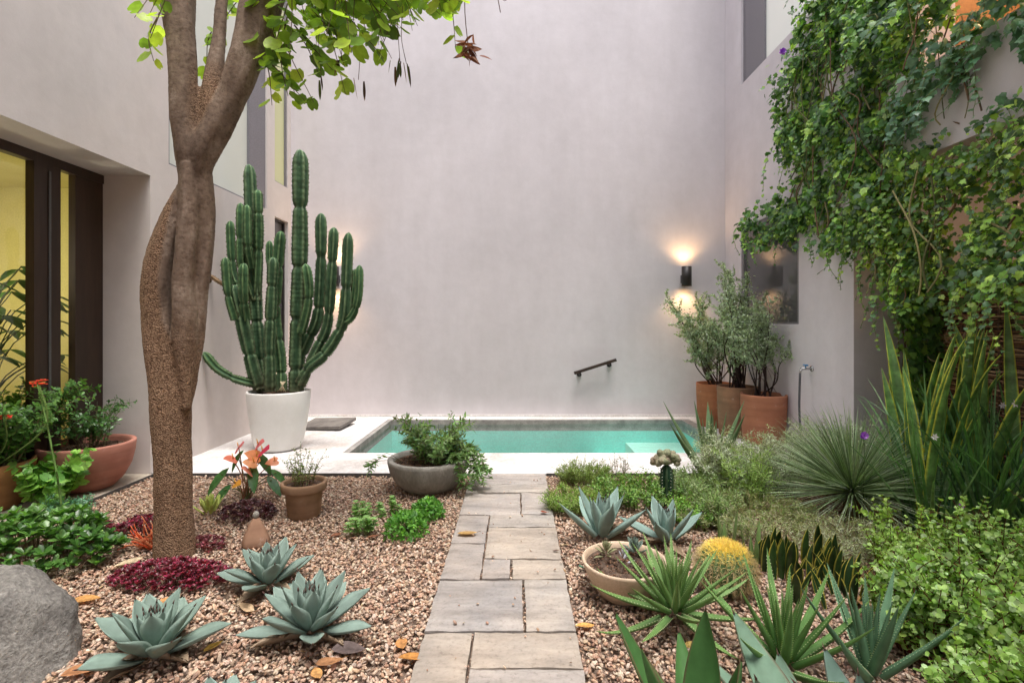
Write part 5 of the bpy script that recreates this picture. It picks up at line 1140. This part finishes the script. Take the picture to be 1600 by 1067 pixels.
lf.build('leaves', M_leaf_gloss, e); st.build('stems', M_stem, e)
# bare crooked branches over the screen
for k, (pts, lab) in enumerate([([(1440,470,3.9),(1500,452,3.75),(1560,470,3.6),(1625,500,3.4)], 'pale bare crooked branch lying over the twig screen, upper'), ([(1480,600,3.9),(1500,540,3.8),(1545,470,3.7),(1610,430,3.5)], 'thin bare branch rising across the twig screen, lower')]):
    m = MB(); pp = smooth_path([(min(P(*p).x, 3.70), P(*p).y, P(*p).z) for p in pts], 20)+rng.normal(size=(20, 3))*.006; tube(m, pp, np.linspace(.014, .006, 20), 8, (.24,.16,.10)); 
    for q in range(6): j = random.randint(3, 17); d = np.array([-.03, rng.normal()*.15, rng.normal()*.15]); tube(m, smooth_path([pp[j], pp[j]+d*.5+rng.normal(size=3)*.02, pp[j]+d], 6), np.linspace(.005, .002, 6), 5, (.24,.16,.10))
    tag(m.build('bare_branch', M_stem), lab, 'branch')
# purple flowers: part of one small flowering vine and plant
def pflower(name, loc, label, s=.03, stem=None):
    e = empty(name, loc, 0, label, 'flower'); m = MB(); aa = np.arange(10)*.63; inst(m, RND, np.zeros((10, 3)), np.stack([np.cos(aa), -.3-.5*(np.arange(10) % 2), np.sin(aa)], 1), np.tile((0, -1., .4), (10, 1)), s, jcol([(.30,.07,.55),(.42,.14,.62)], 10, .2)); m.build('petals', M_petal, e)
    m = MB(); tube(m, smooth_path(stem, 10), .0022, 5, (.12,.18,.07)); m.build('stem', M_stem, e)
pflower('purple_flower', P(1222, 82, 5.45), 'purple flower poking out of the ivy near the top window', .045, [(0, 0, 0), (.08, 0, .0), (.2, .0, .03)])
pflower('purple_flower', P(1349, 680, 3.45), 'purple flower above the grassy burst of leaves', .032, [(0, 0, 0), (.02, .02, -.2), (.03, .06, -.75)])
pflower('purple_flower', P(1500, 790, 2.95), 'small purple flower above the jade leaved shrubs', .02, [(0, 0, 0), (.02, .02, -.15), (.03, .02, -.36)])

# ------------------------------------------------------------------ twisted tree
TB = Vector((-2.065, 3.10, 0)); YT = 3.10
tr = empty('tree', TB, 0, 'leafy tree with twisted corky brown trunk at left', 'tree')
def tp3(px, py, dy=0): return tuple(P(px, py, YT+dy)-TB)
bm = bmesh.new()
def tube_bm(pts, rads, n=20, k=60):
    pp = smooth_path([tp3(*p) for p in pts], k); L = np.linspace(0, len(pts)-1, k); rr = np.interp(L, np.arange(len(pts)), rads)/F*YT*.89
    T, N, B = frames(pp); prev = None
    for i in range(k):
        ring = [bm.verts.new(Vector(pp[i]+rr[i]*(1+.07*math.sin(3*a+i*.13)+.04*math.sin(5*a-i*.09))*(N[i]*math.cos(a)+B[i]*math.sin(a)))) for a in np.arange(n)/n*2*math.pi]
        if prev:
            for j in range(n): bm.faces.new((prev[j], prev[(j+1) % n], ring[(j+1) % n], ring[j]))
        else: bm.faces.new(ring[::-1])
        prev = ring
    bm.faces.new(prev)
# A rough left strand, B smooth right strand, C front strand
tube_bm([(273,905,0),(272,868,0),(270,780,0),(268,700,0),(266,622,.0),(255,560,-.01),(246,500,-.02),(245,440,-.03),(256,385,-.02),(277,330,.0),(300,275,.0)], [44,33,28,28,30,26,24,23,22,20,14])
tube_bm([(288,655,0.01),(293,610,.01),(297,560,.02),(304,510,.03),(311,450,.03),(318,390,.03),(318,330,.02),(308,265,.0)], [6,12,16,17,16,16,17,22])
tube_bm([(291,640,-.03),(289,580,-.025),(287,530,-.035),(287,490,-.05),(287,440,-.05),(292,390,-.06),(297,330,-.045),(300,262,-.01)], [7,14,19,18,17,17,18,22])
tube_bm([(270,650,-.02),(258,632,-.03),(246,622,-.01)], [14,13,9])
tube_bm([(298,290,0),(296,240,0),(289,190,-.0),(287,130,.0),(284,60,.02),(279,0,.05),(276,-80,.1),(270,-260,.2)], [18,25,23,21,23,27,28,24])
tube_bm([(306,290,0),(316,240,-.0),(338,196,.02),(362,150,.05),(382,100,.07),(398,50,.1),(412,0,.14),(440,-90,.2),(500,-260,.3)], [17,25,25,24,28,31,34,30,22])
tube_bm([(322,225,.03),(329,165,.06),(336,110,.09),(342,60,.12),(347,0,.15),(352,-60,.2),(380,-220,.3)], [16,20,14,11,10,10,8])
me = bpy.data.meshes.new('tmp'); bm.to_mesh(me); bm.free(); to = bpy.data.objects.new('tmp', me); COL.objects.link(to)
md = to.modifiers.new('r', 'REMESH'); md.mode = 'VOXEL'; md.voxel_size = .009; sm_ = to.modifiers.new('s', 'SMOOTH'); sm_.factor = .6; sm_.iterations = 2
dg = bpy.context.evaluated_depsgraph_get(); me2 = bpy.data.meshes.new_from_object(to.evaluated_get(dg)); bpy.data.objects.remove(to)
N_ = len(me2.vertices); cc = np.empty(N_*3, np.float32); me2.vertices.foreach_get('co', cc); cc = cc.reshape(-1, 3); nn = np.empty(N_*3, np.float32); me2.vertices.foreach_get('normal', nn); nn = nn.reshape(-1, 3)
dis = np.array([mnoise.fractal(Vector((c[0]*9, c[1]*9, c[2]*3)), 1, 2, 4)*.007+mnoise.noise(Vector((c[0]*60, c[1]*60, c[2]*60)))*.0018 for c in cc]); cc = cc+nn*dis[:, None]
me2.vertices.foreach_set('co', cc.astype(np.float32).ravel()); me2.polygons.foreach_set('use_smooth', [True]*len(me2.polygons)); me2.update()
# corky areas as a mask attribute: left strand between 0.9 and 2.3 m, lower trunk, crotch
at = me2.attributes.new('cork', 'FLOAT', 'POINT'); px_ = CX+(cc[:, 0]+TB.x)/(cc[:, 1]+TB.y)*F; zz = cc[:, 2]
ck = np.clip((1.50-zz)/.4, 0, 1)*.85; left = np.clip((np.interp(zz, [.9, 1.27, 1.43, 1.66, 1.87, 2.16], [.1, .035, -.019, -.031, -.004, .047])-cc[:, 0])/.02, 0, 1)*np.clip((2.22-zz)/.1, 0, 1); crot = np.clip((cc[:, 0]-.10)/.05, 0, 1)*np.clip((.36-cc[:, 0])/.06, 0, 1)*np.clip((zz-2.5)/.15, 0, 1)*np.clip((3.05-zz)/.2, 0, 1)*np.clip((.22-cc[:, 0]+(zz-2.6)*.35)/.05, 0, 1)
ck = np.maximum(np.maximum(ck, left), crot); at.data.foreach_set('value', ck.astype(np.float32))
def mat_bark():
    m, n, b, o = new_mat('bark'); v_ = tcoord(n); at_ = n.nodes.new('ShaderNodeAttribute'); at_.attribute_name = 'cork'
    vo = n.nodes.new('ShaderNodeTexVoronoi'); vo.inputs['Scale'].default_value = 125; nd = nz(n, 30, 3, .5, v_); 
    ad = n.nodes.new('ShaderNodeVectorMath'); ad.operation = 'MULTIPLY_ADD'; ad.inputs[1].default_value = (.02, .02, .02); n.links.new(nd.outputs['Color'], ad.inputs[0]); n.links.new(v_, ad.inputs[2]); n.links.new(ad.outputs[0], vo.inputs['Vector'])
    a = nz(n, 5, 8, .7, tcoord(n, (1, 1, .35))); f = nz(n, 38, 6, .7, tcoord(n, (1, 1, 1.3)))
    sm = ramp(n, a.outputs[0], [(.3, (.09,.062,.045)), (.5, (.17,.122,.092)), (.70, (.33,.27,.22))]); fr = ramp(n, f.outputs[0], [(.30, (.55,.5,.46)), (.5, (1,1,1)), (.7, (1.2,1.18,1.15))])
    s1 = mixrgb(n, 'MULTIPLY', 1); n.links.new(sm.outputs[0], s1.inputs[6]); n.links.new(fr.outputs[0], s1.inputs[7])
    cr = ramp(n, vo.outputs['Distance'], [(.15, (.36,.24,.155)), (.45, (.27,.168,.105)), (.72, (.13,.077,.048))]); s0 = mixrgb(n, 'MULTIPLY', 1); n.links.new(cr.outputs[0], s0.inputs[6]); n.links.new(fr.outputs[0], s0.inputs[7])
    mu = n.nodes.new('ShaderNodeMath'); mu.operation = 'MULTIPLY_ADD'; mu.inputs[1].default_value = .9; mu.inputs[2].default_value = -.42; mu2 = n.nodes.new('ShaderNodeMath'); mu2.operation = 'ADD'; mu2.use_clamp = True
    n.links.new(a.outputs[0], mu.inputs[0]); n.links.new(mu.outputs[0], mu2.inputs[0]); n.links.new(at_.outputs['Fac'], mu2.inputs[1])
    s2 = mixrgb(n, 'MIX'); n.links.new(mu2.outputs[0], s2.inputs[0]); n.links.new(s1.outputs[2], s2.inputs[6]); n.links.new(s0.outputs[2], s2.inputs[7]); n.links.new(s2.outputs[2], b.inputs['Base Color']); b.inputs['Roughness'].default_value = .9; b.inputs['Specular IOR Level'].default_value = .2
    iv = n.nodes.new('ShaderNodeMath'); iv.operation = 'MULTIPLY'; n.links.new(vo.outputs['Distance'], iv.inputs[0]); n.links.new(mu2.outputs[0], iv.inputs[1]); iv2 = n.nodes.new('ShaderNodeMath'); iv2.operation = 'MULTIPLY'; iv2.inputs[1].default_value = -1; n.links.new(iv.outputs[0], iv2.inputs[0])
    p = bump(n, b, iv2.outputs[0], .9, .012); bump(n, b, f.outputs[0], .5, .006, p); return m
me2.materials.clear(); me2.materials.append(mat_bark()); to = bpy.data.objects.new('trunk', me2); COL.objects.link(to); to.parent = tr

# crown: twigs hanging into the frame with bilobed leaves
st = MB(); lf = MB(); pods = MB(); dryb = MB()
BC_ = [(.24,.36,.05),(.32,.44,.06),(.17,.28,.045),(.40,.50,.08),(.12,.20,.04)]
def leafy_twig(p0, p1, nl, sag=.05, sz=.075, curl=True):
    p0 = np.array(p0); p1 = np.array(p1); mid = (p0+p1)/2+np.array([0, 0, sag])+rng.normal(size=3)*.03; pp = smooth_path([p0, mid, p1], 14); tube(st, pp, np.linspace(.005, .0018, 14), 5, (.12,.09,.05), cap=False)
    for i in range(nl):
        t = 13*(i+.5)/nl; j = int(t); c = pp[j]+(pp[min(j+1, 13)]-pp[j])*(t-j); sd = 1 if i % 2 else -1; T_ = unit(pp[min(j+1, 13)]-pp[max(j-1, 0)]); sdv = unit(np.cross(T_, np.array([0, 0, 1.]))+1e-3)
        ax = T_*.45+sdv*sd*.8+np.array([0, 0, -.25])+rng.normal(size=3)*.25; nr = np.array([0, -.25, 1.])+rng.normal(size=3)*.45
        inst(lf, BAU, [c+ax*.012], [ax], [nr], sz*random.uniform(.65, 1.2), jcol(BC_, 1, .25)[0])
twl = [((330,-140,.2),(235,20,-.15),9),((300,-60,.3),(210,28,-.25),9),((250,20,-.2),(240,96,-.25),7),((320,-80,-.3),(235,60,-.3),8),((300,60,.25),(258,150,.2),0)]
for a, b_, nl in twl:
    if nl: leafy_twig(tp3(*a), tp3(*b_), nl, sz=.078)
tw2 = [(420,-60,.3,372,30,.3),(410,-40,.4,330,60,.5),(350,-30,.5,325,120,.5),(350,20,.5,330,160,.5)]
for x0, y0, d0, x1, y1, d1 in tw2: leafy_twig(tp3(x0, y0, d0), tp3(x1, y1, d1), 9, sz=.075)
for k in range(115):
    x0 = random.uniform(400, 660); y0 = random.uniform(-190, -30); d0 = random.uniform(-.25, .9)
    x1 = x0+random.uniform(-40, 130); lim = 90 if x1 < 600 else max(12, 70-(x1-600)*.45)
    y1 = random.uniform(-35, lim); d1 = d0+random.uniform(-.2, .2); leafy_twig(tp3(x0, y0, d0), tp3(x1, y1, d1), 10, sz=.092)
for (x0, y0, x1, y1, n_) in [(440,-20,412,95,9),(420,40,468,170,10),(405,80,425,165,8),(450,20,490,160,9),(415,95,482,165,10),(480,10,540,148,12),(500,0,538,105,10),(510,-10,600,92,12),(560,-20,625,45,9),(600,-40,650,35,8),(680,-60,690,20,8),(690,-30,712,78,9),(610,-60,700,5,9),(430,30,500,120,12),(460,40,520,110,11),(470,-20,560,70,12),(440,60,450,150,9)]:
    leafy_twig(tp3(x0, y0, .1), tp3(x1, y1, .05+random.uniform(-.1, .1)), n_, sz=.085)
for (x, y, n_) in [(548,50,3),(533,95,2),(560,125,2),(612,92,3),(625,98,4),(635,100,3),(503,130,2)]:
    top = np.array(tp3(x-6, y-90, .05)); bt = np.array(tp3(x, y, .05)); tube(st, smooth_path([top, (top+bt)/2+rng.normal(size=3)*.02, bt], 8), .002, 4, (.13,.08,.06), cap=False)
    pods = MB()
    for q in range(n_):
        c = bt+rng.normal(size=3)*np.array([.02, .02, .01]); l = random.uniform(.07, .13); fleshy(pods, c, random.uniform(0, 6), R(-82), random.uniform(-.1, .1), l, .018, .004, .1, .5, 8, jcol([(.12,.15,.05),(.10,.06,.04),(.20,.12,.07)], 1, .2)[0])
    pods.build('seed_pods', M_dry, tr)
ct = np.array(tp3(732, 78, .05)); tube(st, smooth_path([tp3(728, -80, .05), tp3(726, 10, .05), ct], 8), .003, 5, (.13,.08,.06), cap=False)
aa = rng.uniform(0, 6.28, 40); inst(dryb, LANCE, ct+rng.normal(size=(40, 3))*.025, np.stack([np.cos(aa), np.sin(aa)*.7, rng.uniform(-1.4, .2, 40)], 1), rdir(40, .5), .085*(.6+.6*rng.random(40)), jcol([(.22,.09,.05),(.30,.14,.08),(.15,.06,.04)], 40, .3))
cw = np.array(tp3(782, 20, .1)); tube(st, smooth_path([tp3(778, -90, .1), tp3(776, -20, .1), cw], 8), .003, 5, (.13,.08,.08), cap=False); tube(st, smooth_path([tp3(780, -5, .1), tp3(790, 2, .1), tp3(795, -12, .1)], 6), .002, 5, (.13,.08,.08), cap=False)
st.build('twigs', M_stem, tr); lf.build('crown', M_leaf_thin, tr); dryb.build('dry_leaf_cluster', M_dry, tr)

# ------------------------------------------------------------------ things in the room behind the doors
e = empty('indoor_plant', (-4.75, 4.5, 0), 0, 'large leaved potted plant seen through the glass doors', 'plant'); lf = MB(); st = MB()
for k in range(70):
    a = random.uniform(0, 6.28); h = random.uniform(.9, 1.95); r_ = random.uniform(.15, .55)*(1.2-abs(h-1.4)); c = np.array([math.cos(a)*r_, math.sin(a)*r_*1.4, h]); tube(st, smooth_path([(0, 0, .4), (c[0]*.4, c[1]*.4, h*.8), c], 8), .005, 5, (.08,.1,.04), cap=False)
    inst(lf, LNG, [c, c], [(math.cos(a), math.sin(a), -.25), (math.cos(a+1.2), math.sin(a+1.2), -.3)], [(0, 0, 1.)]*2, random.uniform(.2, .34), jcol([(.05,.12,.05),(.08,.17,.07),(.04,.09,.04)], 2, .3))
lf.build('leaves', M_leaf_gloss, e); st.build('stems', M_stem, e)
pot('indoor_pot', (-4.75, 4.5, .006), [(.001,0),(.16,0),(.2,.02),(.24,.38),(.235,.4),(.21,.4),(.2,.36)], .2, .36, M_white, 'pale pot of the large leaved plant behind the glass doors', 'pot')
bn = box_obj('bench', -5.9, -4.25, 2.6, 4.15, .012, .72, mat_plain('grey_fabric', (.30,.29,.27), .9), None, .06); tag(bn, 'grey upholstered bench in the yellow room behind the glass', 'bench')
for (x, y, z, lab) in ((-4.35, 4.05, .725, 'small glowing cone added for a glint in the glass, nearer the left edge'), (-4.12, 4.40, .70, 'small glowing cone added for the glint in the narrow glass pane')):  # glowing cones put in for the flame shaped glints in the glass
    e = empty('glint_cone', (x, y, z), 0, lab, 'glint', 'small glowing cones added for glints in the glass doors'); m = MB(); lathe(m, [(.030,.02),(.024,.06),(.008,.18),(.001,.2)], 16); m.build('added_cone', mat_emit('cone_glow'+str(int(x*100)), (1,.66,.3), 2.2), e)
    m = MB(); lathe(m, [(.001,0),(.03,0),(.03,.02),(.001,.02)] if z > .71 else [(.001,-.68),(.05,-.68),(.05,-.66),(.008,-.65),(.008,-.01),(.03,.0),(.03,.02),(.001,.02)], 16); m.build('base', M_darkmetal, e)
